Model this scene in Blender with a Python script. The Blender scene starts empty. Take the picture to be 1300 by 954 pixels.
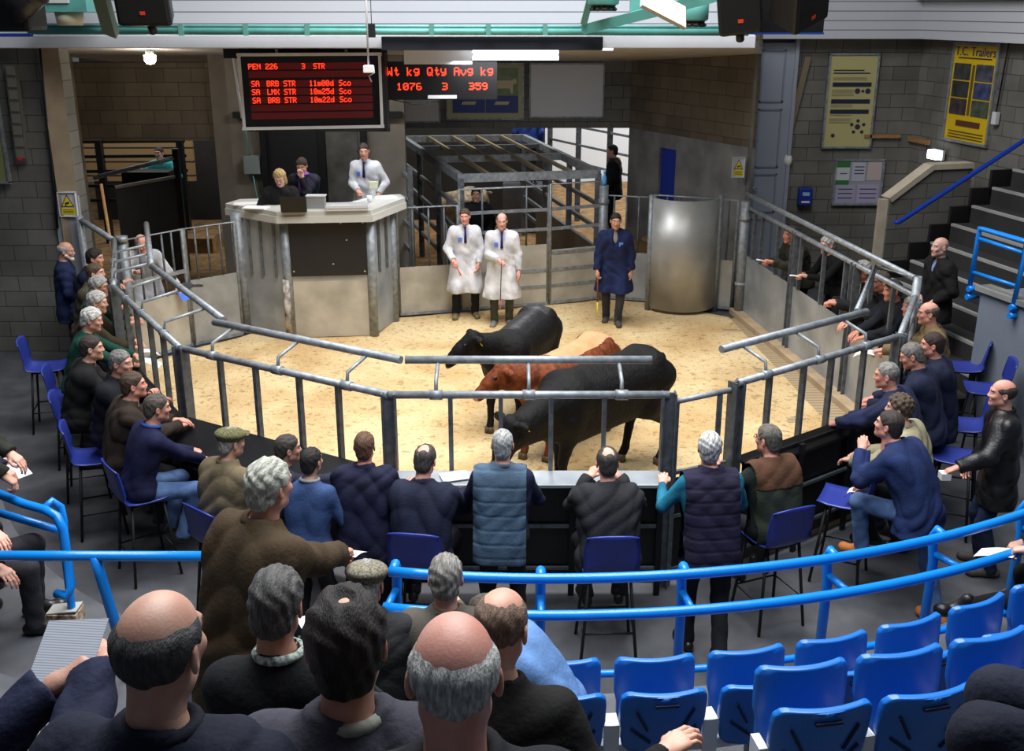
import bpy, bmesh, math, random
import numpy as np
from mathutils import Vector, Matrix, Euler
R_=math.radians
SC=bpy.context.scene
COL=SC.collection
# ---------------------------------------------------------------- camera, world, lights, exposure
F_PX=1300.0; PITCH=R_(18.0); CAM_H=4.7; CY=432.0
cam_d=bpy.data.cameras.new('camera'); cam=bpy.data.objects.new('camera',cam_d); COL.objects.link(cam)
cam_d.sensor_width=36.0; cam_d.lens=36.0*F_PX/1300.0
cam_d.shift_y=-(477.0-CY)/1300.0
cam_d.clip_start=0.05; cam_d.clip_end=200
cam.location=(0,0,CAM_H); cam.rotation_euler=(math.pi/2-PITCH,0,0)
SC.camera=cam
W=bpy.data.worlds.new('hall_air'); SC.world=W; W.use_nodes=True
W.node_tree.nodes['Background'].inputs[0].default_value=(0.55,0.66,0.85,1)
W.node_tree.nodes['Background'].inputs[1].default_value=0.10
def area(name,loc,size,size_y,energy,color=(1,1,1),aim=None,spread=180):
    l=bpy.data.lights.new(name,'AREA'); l.shape='RECTANGLE'; l.size=size; l.size_y=size_y; l.energy=energy; l.color=color; l.spread=R_(spread)
    o=bpy.data.objects.new(name,l); COL.objects.link(o); o.location=loc
    if aim is not None:
        o.rotation_euler=(Vector(aim)-Vector(loc)).to_track_quat('-Z','Y').to_euler()
    return o
area('roof_light',(0.0,9.9,9.6),7.0,6.0,1250,(1.0,0.985,0.965),spread=150)
area('tube_glow',(0.0,14.6,4.0),1.6,0.4,85,(0.93,0.96,1.0))
area('rostrum_fill',(-2.6,15.3,3.95),1.2,0.5,85,(0.95,0.97,1.0))  # added unseen fill that brightens the rostrum and the people on it
area('roof_light',(0.3,4.6,8.2),6.0,2.4,330,(0.88,0.95,1.0),spread=120)
area('yard_light',(4.2,24.0,7.5),6.0,6.0,900,(0.95,0.98,1.0),(3.5,28,1))
area('pen_light',(-1.0,20.6,5.2),3.0,2.5,130,(1.0,0.95,0.85))
area('pen_light',(-7.6,21.0,4.2),3.0,3.0,90,(0.9,0.97,1.0))
vs=SC.view_settings; vs.view_transform='Standard'; vs.look='None'; vs.gamma=1.0; vs.exposure=0.0; vs.use_curve_mapping=False
# ---------------------------------------------------------------- helpers
def lin(c):
    return tuple((x/255.0/12.92 if x/255.0<=0.04045 else ((x/255.0+0.055)/1.055)**2.4) for x in c)
def at(px,py,z):
    a=PITCH+math.atan((py-CY)/F_PX); Y=(CAM_H-z)/math.tan(a); d=Y*math.cos(PITCH)+(CAM_H-z)*math.sin(PITCH)
    return Vector(((px-650)/F_PX*d,Y,z))
def atY(px,py,Y):
    z=CAM_H-Y*math.tan(PITCH+math.atan((py-CY)/F_PX)); d=Y*math.cos(PITCH)+(CAM_H-z)*math.sin(PITCH)
    return Vector(((px-650)/F_PX*d,Y,z))
MATS={}
def mat(name,col,rough=0.6,metal=0.0,var=0.0,scale=8.0,bump=0.0,bscale=40.0,col2=None,emit=None,estr=1.0,stretch=(1,1,1),spec=0.5,lo=0.35,hi=0.65):
    if name in MATS: return MATS[name]
    m=bpy.data.materials.new(name); m.use_nodes=True; nt=m.node_tree; b=nt.nodes['Principled BSDF']
    c=lin(col); b.inputs['Base Color'].default_value=(*c,1); b.inputs['Roughness'].default_value=rough; b.inputs['Metallic'].default_value=metal
    b.inputs['Specular IOR Level'].default_value=spec
    L=nt.links.new
    if var>0 or bump>0 or col2:
        tc=nt.nodes.new('ShaderNodeTexCoord'); mp=nt.nodes.new('ShaderNodeMapping'); mp.inputs['Scale'].default_value=stretch; L(tc.outputs['Object'],mp.inputs[0])
    if var>0 or col2:
        n=nt.nodes.new('ShaderNodeTexNoise'); n.inputs['Scale'].default_value=scale; n.inputs['Detail'].default_value=6; L(mp.outputs[0],n.inputs['Vector'])
        r=nt.nodes.new('ShaderNodeValToRGB'); r.color_ramp.elements[0].position=lo; r.color_ramp.elements[1].position=hi
        if col2: c0=lin(col2)
        else: c0=tuple(x*(1-var) for x in c)
        c1=c if col2 else tuple(min(1,x*(1+var)) for x in c)
        r.color_ramp.elements[0].color=(*c0,1); r.color_ramp.elements[1].color=(*c1,1)
        L(n.outputs['Fac'],r.inputs[0]); L(r.outputs[0],b.inputs['Base Color'])
    if bump>0:
        n2=nt.nodes.new('ShaderNodeTexNoise'); n2.inputs['Scale'].default_value=bscale; n2.inputs['Detail'].default_value=4; L(mp.outputs[0],n2.inputs['Vector'])
        bp=nt.nodes.new('ShaderNodeBump'); bp.inputs['Strength'].default_value=bump; bp.inputs['Distance'].default_value=0.01; L(n2.outputs['Fac'],bp.inputs['Height']); L(bp.outputs[0],b.inputs['Normal'])
    if emit:
        b.inputs['Emission Color'].default_value=(*lin(emit),1); b.inputs['Emission Strength'].default_value=estr
    MATS[name]=m; return m
class MB:
    def __init__(s,org=(0,0,0)): s.v=[];s.f=[];s.sm=[];s.mi=[];s.org=Vector(org);s.m=0
    def add(s,vs,fs,smooth=False):
        n=len(s.v); s.v+= [tuple(Vector(v)-s.org) for v in vs]; s.f+=[tuple(i+n for i in f) for f in fs]; s.sm+=[smooth]*len(fs); s.mi+=[s.m]*len(fs); return s
    def obox(s,c,ax,ay,az):
        c=Vector(c); ax=Vector(ax)/2; ay=Vector(ay)/2; az=Vector(az)/2
        vs=[c+sx*ax+sy*ay+sz*az for sx in(-1,1) for sy in(-1,1) for sz in(-1,1)]
        fs=[(0,1,3,2),(4,6,7,5),(0,4,5,1),(2,3,7,6),(0,2,6,4),(1,5,7,3)]
        if ax.cross(ay).dot(az)<0: fs=[f[::-1] for f in fs]
        return s.add(vs,fs)
    def box(s,x0,y0,z0,x1,y1,z1):
        return s.obox(((x0+x1)/2,(y0+y1)/2,(z0+z1)/2),(abs(x1-x0),0,0),(0,abs(y1-y0),0),(0,0,abs(z1-z0)))
    def beam(s,p,q,w,h,up=(0,0,1)):
        p=Vector(p);q=Vector(q);d=q-p;L=d.length
        if L<1e-6: return s
        d=d/L; u=Vector(up)
        if abs(d.dot(u))>0.98: u=Vector((0,1,0))
        x=d.cross(u).normalized(); z=x.cross(d)
        return s.obox((p+q)/2,x*w,d*L,z*h)
    def tube(s,pts,r,n=10,cap=True,up=(0,0,1)):
        pts=[Vector(p) for p in pts]; rs=r if isinstance(r,(list,tuple)) else [r]*len(pts)
        vs=[];prev=None
        for i,p in enumerate(pts):
            t=(pts[min(i+1,len(pts)-1)]-pts[max(i-1,0)]).normalized()
            if prev is None:
                u=Vector(up)
                if abs(t.dot(u))>0.9: u=Vector((1,0,0))
                a=t.cross(u).normalized()
            else: a=(prev-t*prev.dot(t)).normalized()
            prev=a; b=t.cross(a)
            for k in range(n):
                th=2*math.pi*k/n; vs.append(p+(a*math.cos(th)+b*math.sin(th))*rs[i])
        fs=[]
        for i in range(len(pts)-1):
            for k in range(n):
                k2=(k+1)%n; fs.append((i*n+k,i*n+k2,(i+1)*n+k2,(i+1)*n+k))
        s.add(vs,fs,True)
        if cap:
            m=len(s.v)-len(vs); s.f.append(tuple(m+k for k in range(n))[::-1]); s.f.append(tuple(m+(len(pts)-1)*n+k for k in range(n))); s.sm+=[False]*2; s.mi+=[s.m]*2
        return s
    def lathe(s,prof,c=(0,0,0),n=20,axis=None):
        c=Vector(c); vs=[]
        for r,z in prof:
            for k in range(n):
                th=2*math.pi*k/n; v=Vector((r*math.cos(th),r*math.sin(th),z)); 
                if axis is not None: v=Vector((0,0,1)).rotation_difference(Vector(axis))@v
                vs.append(c+v)
        fs=[(i*n+k,i*n+(k+1)%n,(i+1)*n+(k+1)%n,(i+1)*n+k) for i in range(len(prof)-1) for k in range(n)]
        return s.add(vs,fs,True)
    def prism(s,poly,z0,z1):
        n=len(poly); a=sum(poly[i][0]*poly[(i+1)%n][1]-poly[(i+1)%n][0]*poly[i][1] for i in range(n))
        if a<0: poly=poly[::-1]
        vs=[(p[0],p[1],z0) for p in poly]+[(p[0],p[1],z1) for p in poly]
        fs=[tuple(range(n))[::-1],tuple(range(n,2*n))]+[(i,(i+1)%n,n+(i+1)%n,n+i) for i in range(n)]
        return s.add(vs,fs)
    def quad(s,a,b,c,d): return s.add([a,b,c,d],[(0,1,2,3)])
    def build(s,name,m,parent=None,bevel=0.0,loc=None,rz=0):
        me=bpy.data.meshes.new(name); me.from_pydata(s.v,[],s.f)
        me.polygons.foreach_set('use_smooth',s.sm); me.polygons.foreach_set('material_index',s.mi)
        for x in (m if isinstance(m,(list,tuple)) else [m]): me.materials.append(x)
        me.update()
        o=bpy.data.objects.new(name,me); COL.objects.link(o)
        if parent: o.parent=parent
        if loc is not None: o.location=loc
        if rz: o.rotation_euler=(0,0,rz)
        if bevel>0:
            b=o.modifiers.new('bevel','BEVEL'); b.width=bevel; b.segments=2; b.limit_method='ANGLE'
        return o
def tag(o,label,cat,group=None):
    o['label']=label; o['category']=cat
    if group: o['group']=group
    return o
def root(name,label,cat,loc=(0,0,0),rz=0,group=None):
    o=bpy.data.objects.new(name,None); COL.objects.link(o); o.location=loc; o.rotation_euler=(0,0,rz); o.empty_display_size=0.1
    return tag(o,label,cat,group)
def struct(o): o['kind']='structure'; return o
def dup(r,loc,rz,label,group=None):
    c=r.copy(); COL.objects.link(c); c.location=loc; c.rotation_euler=(0,0,rz); c['label']=label
    if group: c['group']=group
    for ch in list(r.children):
        d=ch.copy(); COL.objects.link(d); d.parent=c
        for g in list(ch.children):
            e=g.copy(); COL.objects.link(e); e.parent=d
    return c
def text_part(name,s,size,m,parent,loc,rot,ex=0.001,align='CENTER'):
    cu=bpy.data.curves.new(name,'FONT'); cu.body=s; cu.size=size; cu.extrude=ex; cu.align_x=align; cu.align_y='CENTER'; cu.resolution_u=2
    t=bpy.data.objects.new(name+'_tmp',cu); COL.objects.link(t)
    dg=bpy.context.evaluated_depsgraph_get(); dg.update()
    me=bpy.data.meshes.new_from_object(t.evaluated_get(dg)); me.name=name
    bpy.data.objects.remove(t); bpy.data.curves.remove(cu)
    me.materials.clear(); me.materials.append(m)
    o=bpy.data.objects.new(name,me); COL.objects.link(o); o.parent=parent; o.location=loc; o.rotation_euler=rot
    return o
# ---------------------------------------------------------------- materials
def block_mat(name,c1,c2,mortar,bw=0.44,bh=0.222,ms=0.012,tint=0.25):
    m=bpy.data.materials.new(name); m.use_nodes=True; nt=m.node_tree; b=nt.nodes['Principled BSDF']; L=nt.links.new
    tc=nt.nodes.new('ShaderNodeTexCoord'); sp=nt.nodes.new('ShaderNodeSeparateXYZ'); cb=nt.nodes.new('ShaderNodeCombineXYZ')
    L(tc.outputs['Object'],sp.inputs[0]); L(sp.outputs['X'],cb.inputs['X']); L(sp.outputs['Z'],cb.inputs['Y'])
    br=nt.nodes.new('ShaderNodeTexBrick'); br.inputs['Scale'].default_value=1.0; br.inputs['Brick Width'].default_value=bw; br.inputs['Row Height'].default_value=bh
    br.inputs['Mortar Size'].default_value=ms/2; br.inputs['Mortar Smooth'].default_value=0.3; br.inputs['Bias'].default_value=0.0
    br.inputs['Color1'].default_value=(*lin(c1),1); br.inputs['Color2'].default_value=(*lin(c2),1); br.inputs['Mortar'].default_value=(*lin(mortar),1)
    L(cb.outputs[0],br.inputs['Vector'])
    n=nt.nodes.new('ShaderNodeTexNoise'); n.inputs['Scale'].default_value=60; n.inputs['Detail'].default_value=5; L(tc.outputs['Object'],n.inputs['Vector'])
    n3=nt.nodes.new('ShaderNodeTexNoise'); n3.inputs['Scale'].default_value=1.3; n3.inputs['Detail'].default_value=4; L(tc.outputs['Object'],n3.inputs['Vector'])
    mr=nt.nodes.new('ShaderNodeMapRange'); mr.inputs[1].default_value=0.3; mr.inputs[2].default_value=0.7; mr.inputs[3].default_value=1-tint; mr.inputs[4].default_value=1+tint; L(n3.outputs['Fac'],mr.inputs[0])
    mx=nt.nodes.new('ShaderNodeMix'); mx.data_type='RGBA'; mx.blend_type='MULTIPLY'; mx.inputs[0].default_value=1.0; L(br.outputs['Color'],mx.inputs[6]); L(mr.outputs[0],mx.inputs[7]); L(mx.outputs[2],b.inputs['Base Color'])
    sub=nt.nodes.new('ShaderNodeMath'); sub.operation='MULTIPLY_ADD'; L(br.outputs['Fac'],sub.inputs[0]); sub.inputs[1].default_value=-1.0; L(n.outputs['Fac'],sub.inputs[2])
    bp=nt.nodes.new('ShaderNodeBump'); bp.inputs['Strength'].default_value=0.6; bp.inputs['Distance'].default_value=0.006; L(sub.outputs[0],bp.inputs['Height']); L(bp.outputs[0],b.inputs['Normal'])
    b.inputs['Roughness'].default_value=0.9; return m
BLOCK=block_mat('concrete_block',(112,111,106),(98,97,92),(60,59,56))
BLOCKB=block_mat('brown_block',(104,95,80),(88,80,68),(58,52,44))
GALV=mat('galvanised_steel',(158,164,170),0.5,0.35,0,14,0,40,col2=(116,122,128),lo=0.3,hi=0.7)
GALVSHADE=mat('shaded_galvanised_steel',(112,118,124),0.5,0.35,0,14,0,40,col2=(78,83,88),lo=0.3,hi=0.7)  # galvanised steel with the shaded side of the bars put into its colour
SHEET=mat('steel_sheet',(176,182,188),0.4,0.4,0,2.2,0.08,3,col2=(142,148,154))
SHEETW=mat('worn_steel_sheet',(196,192,180),0.5,0.25,0,2.5,0.08,3,col2=(164,160,150))
BLACKB=mat('black_board',(20,20,22),0.38,0,0.25,5)
DARKM=mat('dark_painted_metal',(24,25,27),0.5,0.3)
CONC=mat('smooth_concrete',(140,140,138),0.85,0,0,1.6,0.2,30,col2=(96,98,100))
CONCL=mat('pale_concrete',(176,166,148),0.85,0,0.15,3,0.2,30)
FLOORM=mat('grey_vinyl_floor',(86,87,92),0.55,0,0,3.0,0.05,60,col2=(64,65,70))
FLOORB=mat('straw_floor',(170,130,78),0.9,0,0,5,0.4,60,col2=(112,88,60))
WHITEP=mat('white_cladding',(200,203,212),0.45,0.05,0.04,1.5)
WHITE=mat('white_board',(205,208,212),0.5)
TEAL=mat('teal_painted_steel',(96,166,160),0.45,0.1,0.12,3)
BLUER=mat('blue_rail_paint',(16,126,220),0.25,0,0.03,6)
BLUES=mat('blue_seat_plastic',(26,104,190),0.34,0,0.05,3)
BLUEC=mat('blue_chair_plastic',(40,54,136),0.38,0,0.06,3)
BLUEDR=mat('blue_door_paint',(24,52,160),0.5)
GREYD=mat('grey_door_paint',(148,156,172),0.5,0,0.04,1.5)
WOOD=mat('wood_board',(150,112,70),0.7,0,0.2,6,0.1,20,stretch=(1,1,6))
PAPER=mat('white_paper',(232,232,232),0.7)
INK=mat('dark_ink',(40,44,60),0.6)
CHROME=mat('bolt_steel',(190,190,190),0.25,0.9)
RUBBER=mat('black_rubber',(14,14,15),0.6)
TUBEL=mat('fluorescent_tube',(255,255,255),0.4,0,emit=(235,242,255),estr=9.0)
LAMPM=mat('lamp_glass',(255,255,250),0.4,0,emit=(255,246,225),estr=11.0)
LED=mat('red_led',(255,60,30),0.4,0,emit=(255,50,24),estr=2.6)
LEDD=mat('dim_led_row',(60,6,8),0.5,0,emit=(110,6,10),estr=0.22)
YEL=mat('yellow_sign',(228,208,30),0.55)
GREYSTEP=mat('step_edge',(150,152,150),0.7)
# sawdust
def sand_mat():
    m=bpy.data.materials.new('sawdust'); m.use_nodes=True; nt=m.node_tree; b=nt.nodes['Principled BSDF']; L=nt.links.new
    tc=nt.nodes.new('ShaderNodeTexCoord')
    def noise(s,d,dist=0):
        n=nt.nodes.new('ShaderNodeTexNoise'); n.inputs['Scale'].default_value=s; n.inputs['Detail'].default_value=d; n.inputs['Distortion'].default_value=dist; L(tc.outputs['Object'],n.inputs['Vector']); return n
    def ramp(n,p0,c0,p1,c1):
        r=nt.nodes.new('ShaderNodeValToRGB'); r.color_ramp.elements[0].position=p0; r.color_ramp.elements[1].position=p1; r.color_ramp.elements[0].color=c0; r.color_ramp.elements[1].color=c1; L(n.outputs['Fac'],r.inputs[0]); return r
    r1=ramp(noise(0.9,5,0.5),0.38,(*lin((196,164,114)),1),0.62,(*lin((222,197,150)),1))
    r2=ramp(noise(14,9,0.6),0.33,(0.50,0.42,0.32,1),0.45,(1,1,1,1))
    r3=ramp(noise(60,4,1.5),0.35,(0.42,0.34,0.25,1),0.44,(1,1,1,1))
    m1=nt.nodes.new('ShaderNodeMix'); m1.data_type='RGBA'; m1.blend_type='MULTIPLY'; m1.inputs[0].default_value=0.75; L(r1.outputs[0],m1.inputs[6]); L(r2.outputs[0],m1.inputs[7])
    m2=nt.nodes.new('ShaderNodeMix'); m2.data_type='RGBA'; m2.blend_type='MULTIPLY'; m2.inputs[0].default_value=0.7; L(m1.outputs[2],m2.inputs[6]); L(r3.outputs[0],m2.inputs[7]); L(m2.outputs[2],b.inputs['Base Color'])
    bp=nt.nodes.new('ShaderNodeBump'); bp.inputs['Strength'].default_value=0.7; bp.inputs['Distance'].default_value=0.02; L(noise(26,8).outputs['Fac'],bp.inputs['Height']); L(bp.outputs[0],b.inputs['Normal'])
    b.inputs['Roughness'].default_value=0.95; return m
SAND=sand_mat()
def lines_mat(name,base,line,sy,thick=0.08,axis='Z',rough=0.5,off=0.0):
    m=bpy.data.materials.new(name); m.use_nodes=True; nt=m.node_tree; b=nt.nodes['Principled BSDF']; L=nt.links.new
    tc=nt.nodes.new('ShaderNodeTexCoord'); sp=nt.nodes.new('ShaderNodeSeparateXYZ'); L(tc.outputs['Object'],sp.inputs[0])
    a=nt.nodes.new('ShaderNodeMath'); a.operation='MULTIPLY'; L(sp.outputs[axis],a.inputs[0]); a.inputs[1].default_value=1/sy
    f=nt.nodes.new('ShaderNodeMath'); f.operation='FRACT'; L(a.outputs[0],f.inputs[0])
    g=nt.nodes.new('ShaderNodeMath'); g.operation='LESS_THAN'; L(f.outputs[0],g.inputs[0]); g.inputs[1].default_value=thick
    mx=nt.nodes.new('ShaderNodeMix'); mx.data_type='RGBA'; mx.inputs[6].default_value=(*lin(base),1); mx.inputs[7].default_value=(*lin(line),1); L(g.outputs[0],mx.inputs[0]); L(mx.outputs[2],b.inputs['Base Color'])
    b.inputs['Roughness'].default_value=rough; return m
CLAD=lines_mat('ribbed_white_cladding',(192,196,206),(96,100,108),0.145,0.09)
PRINT=lines_mat('printed_sheet',(222,225,234),(176,178,190),0.0045,0.35,'Y')
# ---------------------------------------------------------------- structure
def wall(name,p,q,z0,z1,th,m,holes=()):
    """vertical slab from p to q; local x runs along it, outward thickness away from the ring; holes=(x0,x1,z0,z1)"""
    p=Vector((p[0],p[1],0)); q=Vector((q[0],q[1],0)); L=(q-p).length; b=MB()
    xs=sorted({0,L,*[h[0] for h in holes],*[h[1] for h in holes]}); zs=sorted({z0,z1,*[h[2] for h in holes],*[h[3] for h in holes]})
    for i in range(len(xs)-1):
        for j in range(len(zs)-1):
            cx=(xs[i]+xs[i+1])/2; cz=(zs[j]+zs[j+1])/2
            if any(h[0]<cx<h[1] and h[2]<cz<h[3] for h in holes): continue
            b.box(xs[i],0,zs[j],xs[i+1],th,zs[j+1])
    o=b.build(name,m,loc=p,rz=math.atan2(q.y-p.y,q.x-p.x)); return struct(o)
struct(MB().box(-12,-3,-0.1,14,32,-0.002).build('floor',FLOORM))
XL,YL=-5.95,13.95            # end of the left wall
wall('wall_left',(-12,YL),(XL,YL),0,4.22,0.3,BLOCK)
wall('wall_left_reveal',(XL,YL),(-7.05,17.0),0,4.3,0.25,mat('beige_render',(136,122,102),0.9,0,0.15,2.5,0.2,30))
wall('wall_left_lintel',(-7.15,17.0),(-4.85,17.0),2.62,3.86,0.25,BLOCKB)
wall('wall_pier',(-4.85,16.9),(-4.6,16.95),0,4.2,0.3,mat('rendered_pier',(112,104,94),0.9,0,0.15,2))
wall('wall_back_lintel',(-2.55,19.5),(2.28,19.5),2.55,4.3,0.25,BLOCK)
wall('wall_back_pier',(-3.9,17.3),(-2.5,19.5),0,4.2,0.2,CONC)
SW0,SW1=Vector((2.2,19.5)),Vector((3.86,16.6))
dl=(SW1-SW0).length
wall('wall_side_upper',SW0,SW1,2.55,4.4,0.06,BLOCKB)
wall('wall_side_lower',SW0,SW1,0,2.55,0.08,CONC,holes=[(0.95,1.42,0,2.3)])
wall('wall_side_pier',(3.86,16.6),(3.9,17.4),0,4.22,0.05,mat('pier_block',(104,102,96),0.9,0,0.12,3,0.3,40))
wall('wall_right_back',(3.9,17.5),(6.75,17.5),0,6.5,0.3,BLOCK)
WR0,WR1=Vector((6.75,17.5)),Vector((9.2,7.0))
wall('wall_right',WR0,WR1,0,6.5,0.3,BLOCK)
# soffit of the gallery: slopes down to the back
s=MB(); 
po=[(-7.4,13.9),(3.12,13.9),(3.98,16.9),(3.98,19.8),(-7.4,19.8)]; zf=lambda y:4.24-(y-13.9)*0.085
s.add([(x,y,zf(y)) for x,y in po]+[(x,y,zf(y)+0.1) for x,y in po],[(4,3,2,1,0),(5,6,7,8,9)]+[(i,(i+1)%5,5+(i+1)%5,5+i) for i in range(5)])
struct(s.build('ceiling',mat('soffit_paint',(178,172,164),0.6,0,0.05,2)))
struct(MB().box(-12,13.82,4.36,3.14,13.95,7.2).build('wall_gallery_front',CLAD))
struct(MB().box(-12,13.74,4.2,3.14,13.84,4.36).build('trim_1',WHITEP,bevel=0.01))
# right hand gallery cladding, straight then turning towards the camera
struct(MB().box(3.9,17.2,4.22,6.85,17.34,7.2).build('wall_gallery_right',CLAD))
o=wall('wall_gallery_right_return',(6.55,17.32),(9.0,6.9),4.22,7.2,0.12,CLAD)
struct(MB().beam((6.5,17.2,5.0),(8.9,6.9,5.0),0.2,0.3).build('trim_2',TEAL))
# rear building: outside wall seen through the opening, side walls
struct(MB().box(-12,29.0,0,12,29.3,7).build('wall_back',mat('white_render',(235,236,238),0.7)))
struct(MB().box(-9.6,23.5,0,0.75,23.7,5).build('wall_pens_back',mat('dark_shed_wall',(40,38,36),0.9,0,0.2,2)))
struct(MB().box(-12,17.3,-0.002,4.5,28.9,0.006).build('floor_pens',FLOORB))
RING=[(-0.99,7.66),(1.26,7.66),(1.86,7.93),(3.66,9.2),(4.33,10.6),(3.66,15.85),(2.35,16.5),(1.3,16.75),(-0.4,16.05),(-0.85,15.85),(-1.8,15.65),(-1.86,15.5),(-2.06,14.7),(-3.25,14.55),(-4.0,14.75),(-5.15,13.4),(-5.3,13.4),(-4.42,10.98),(-3.02,8.84)]
cxr,cyr=-0.3,12.0
ring_in=[(cxr+(x-cxr)*0.985,cyr+(y-cyr)*0.985) for x,y in RING]
kb=MB(); n=len(RING)
for i in (2,3,4):
    (x0,y0),(x1,y1)=RING[i],RING[i+1]; kb.beam((x0-0.06,y0+0.02,0.05),(x1-0.06,y1+0.02,0.05),0.2,0.1)
struct(kb.build('trim_kerb',mat('kerb_concrete',(168,146,116),0.85,0,0.2,3),bevel=0.01))
# concrete strip bare of sawdust on the right
st=MB().prism([(1.9,8.1),(3.55,9.3),(4.2,10.65),(3.62,15.6),(3.2,15.4),(3.35,12.0),(3.1,10.5),(2.0,9.0)],0.0,0.012)
struct(st.build('floor_ring_edge',lines_mat('grooved_concrete',(168,148,116),(128,110,84),0.09,0.25,'Y',0.8)))
def sand():
    # gridded top with gentle scuffs, cut to the ring outline
    poly=[Vector(p) for p in ring_in]
    poly[2]=Vector((1.9,8.3)); poly[3]=Vector((3.1,9.6)); poly[4]=Vector((3.75,11.0)); poly[5]=Vector((3.45,15.6))
    def inside(x,y):
        c=False; j=len(poly)-1
        for i in range(len(poly)):
            a,b=poly[i],poly[j]
            if (a.y>y)!=(b.y>y) and x<(b.x-a.x)*(y-a.y)/(b.y-a.y)+a.x: c=not c
            j=i
        return c
    bm=bmesh.new(); vs=[bm.verts.new((p.x,p.y,0.014)) for p in poly]; f=bm.faces.new(vs)
    bmesh.ops.triangulate(bm,faces=[f]); bmesh.ops.subdivide_edges(bm,edges=bm.edges[:],cuts=12,use_grid_fill=True)
    for v in bm.verts:
        x,y=v.co.x,v.co.y; v.co.z=0.02+0.006*math.sin(x*5+math.sin(y*3))+0.005*math.sin(y*7+x*2)
    for f in bm.faces: f.smooth=True
    if sum(f.normal.z for f in bm.faces)<0: bmesh.ops.reverse_faces(bm,faces=bm.faces[:])
    me=bpy.data.meshes.new('sawdust'); bm.to_mesh(me); bm.free(); me.materials.append(SAND)
    o=bpy.data.objects.new('sawdust',me); COL.objects.link(o); o['kind']='stuff'
    tag(o,'pale golden sawdust spread over the floor of the sale ring','sawdust')
sand()
# tiers of the stand on the camera side (arcs round the ring)
TC=Vector((0.2,10.3)); T1,T2,T3,T4,T5=0.8,1.3,1.8,2.35,2.78
def arc_tier(name,r0,r1,a0,a1,z,m=FLOORM):
    b=MB(); n=int(abs(a1-a0)/3)+1
    inn=[];out=[]
    for i in range(n+1):
        a=R_(a0+(a1-a0)*i/n); inn.append((TC.x+r0*math.sin(a),TC.y-r0*math.cos(a))); out.append((TC.x+r1*math.sin(a),TC.y-r1*math.cos(a)))
    for i in range(n):
        b.prism([inn[i],inn[i+1],out[i+1],out[i]],0,z)
    return struct(b.build(name,m))
for i,(r0,r1,z) in enumerate([(5.15,6.35,T1),(6.35,7.2,T2),(7.2,8.1,T3),(8.1,9.0,T4)]):
    arc_tier('floor_tier_%d'%(i+1),r0,r1,-9.5+i*1.0,62,z); arc_tier('floor_tier_left_%d'%(i+1),r0,r1,-62,-24+i*2,z)
arc_tier('floor_tier_top',9.0,10.0,-50,50,T5)
# aisle steps
b=MB(); e=MB()
for k in range(13):
    r=5.0+k*0.31; z=0.22+k*0.22
    a0,a1=R_(-24),R_(-9.3)
    P=lambda r,a:(TC.x+r*math.sin(a),TC.y-r*math.cos(a))
    b.prism([P(r,a0),P(r,a1),P(9.0,a1),P(9.0,a0)],z-0.2,z)
    e.prism([P(r-0.004,a0),P(r-0.004,a1),P(r+0.045,a1),P(r+0.045,a0)],z-0.03,z+0.004)
struct(b.build('floor_aisle',FLOORM)); struct(e.build('trim_aisle_edge',GREYSTEP))
# right-hand flight of steps
FD=Vector((0.243,-0.97,0)); FN=Vector((0.97,0.243,0))   # along the noses / uphill
b=MB(); e=MB(); p0=Vector((4.36,14.0,0))
LEN=[3.0]*14
for k in range(13):
    o=p0+FN*(0.30*k+0.2); z=0.25*(k+1); w=4.2-0.30*k*0.97
    q=[o,o+FD*2.75,o+FD*2.75+FN*w,o+FN*w]
    b.prism([(v.x,v.y) for v in q],z-0.25,z)
    q=[o-FN*0.004,o+FD*2.75-FN*0.004,o+FD*2.75+FN*0.05,o+FN*0.05]
    e.prism([(v.x,v.y) for v in q],z-0.03,z+0.004)
struct(b.build('floor_right_steps',mat('dark_step',(40,40,42),0.8,0,0.1,4))); struct(e.build('trim_step_edge',GREYSTEP))
# half wall with sloping coping behind the flight
pw=MB(); wd=Vector((0.97,0.243,0)); a=Vector((5.57,15.0,0))
prof=[(0,0),(0,2.0),(0.66,2.46),(1.35,2.46),(1.35,0)]
fr=[a+wd*x+Vector((0,0,z)) for x,z in prof]; bk=[v+Vector((-0.04,0.16,0)) for v in fr]; n=len(fr)
pw.add(fr+bk,[tuple(range(n))[::-1],tuple(range(n,2*n))]+[(i,(i+1)%n,n+(i+1)%n,n+i) for i in range(n)])
pw=pw.build('wall_stair_parapet',BLOCK); struct(pw)
cp=MB()
for i in range(3):
    cp.beam(fr[i]+Vector((-0.02,0.08,0.0)),fr[i+1]+Vector((-0.02,0.08,0.0)),0.22,0.08) if i else cp.beam(fr[0]+Vector((-0.02,0.08,0)),fr[1]+Vector((-0.02,0.08,0)),0.22,0.1)
struct(cp.build('trim_parapet_coping',CONCL))
# stepped black skirting along that wall
sk=MB()
for k in range(9):
    o=p0+FN*(0.30*k+0.25)-FD*0.1; z=0.25*(k+1)
    sk.obox(o+FN*0.15+Vector((0,0,z+0.05)),FN*0.34,FD*0.05,(0,0,0.36))
struct(sk.build('baseboard_steps',mat('black_skirting',(12,12,13),0.7)))
# end block of the right stand
q=[(5.36,11.3),(6.6,7.2),(9.0,7.5),(8.2,11.9)]
struct(MB().prism(q,0,1.62).build('wall_right_stand',mat('grey_painted_block',(112,120,132),0.7,0,0.06,2)))
struct(MB().prism([(5.3,11.33),(6.55,7.15),(6.75,7.2),(5.5,11.38)],1.62,1.68).build('trim_right_stand',CONC))
# dado panel and pillar strip under the left sign
struct(MB().box(-6.27,13.9,0,-5.93,13.95,2.25).build('trim_3',mat('grey_strip',(150,156,162),0.6)))
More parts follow.
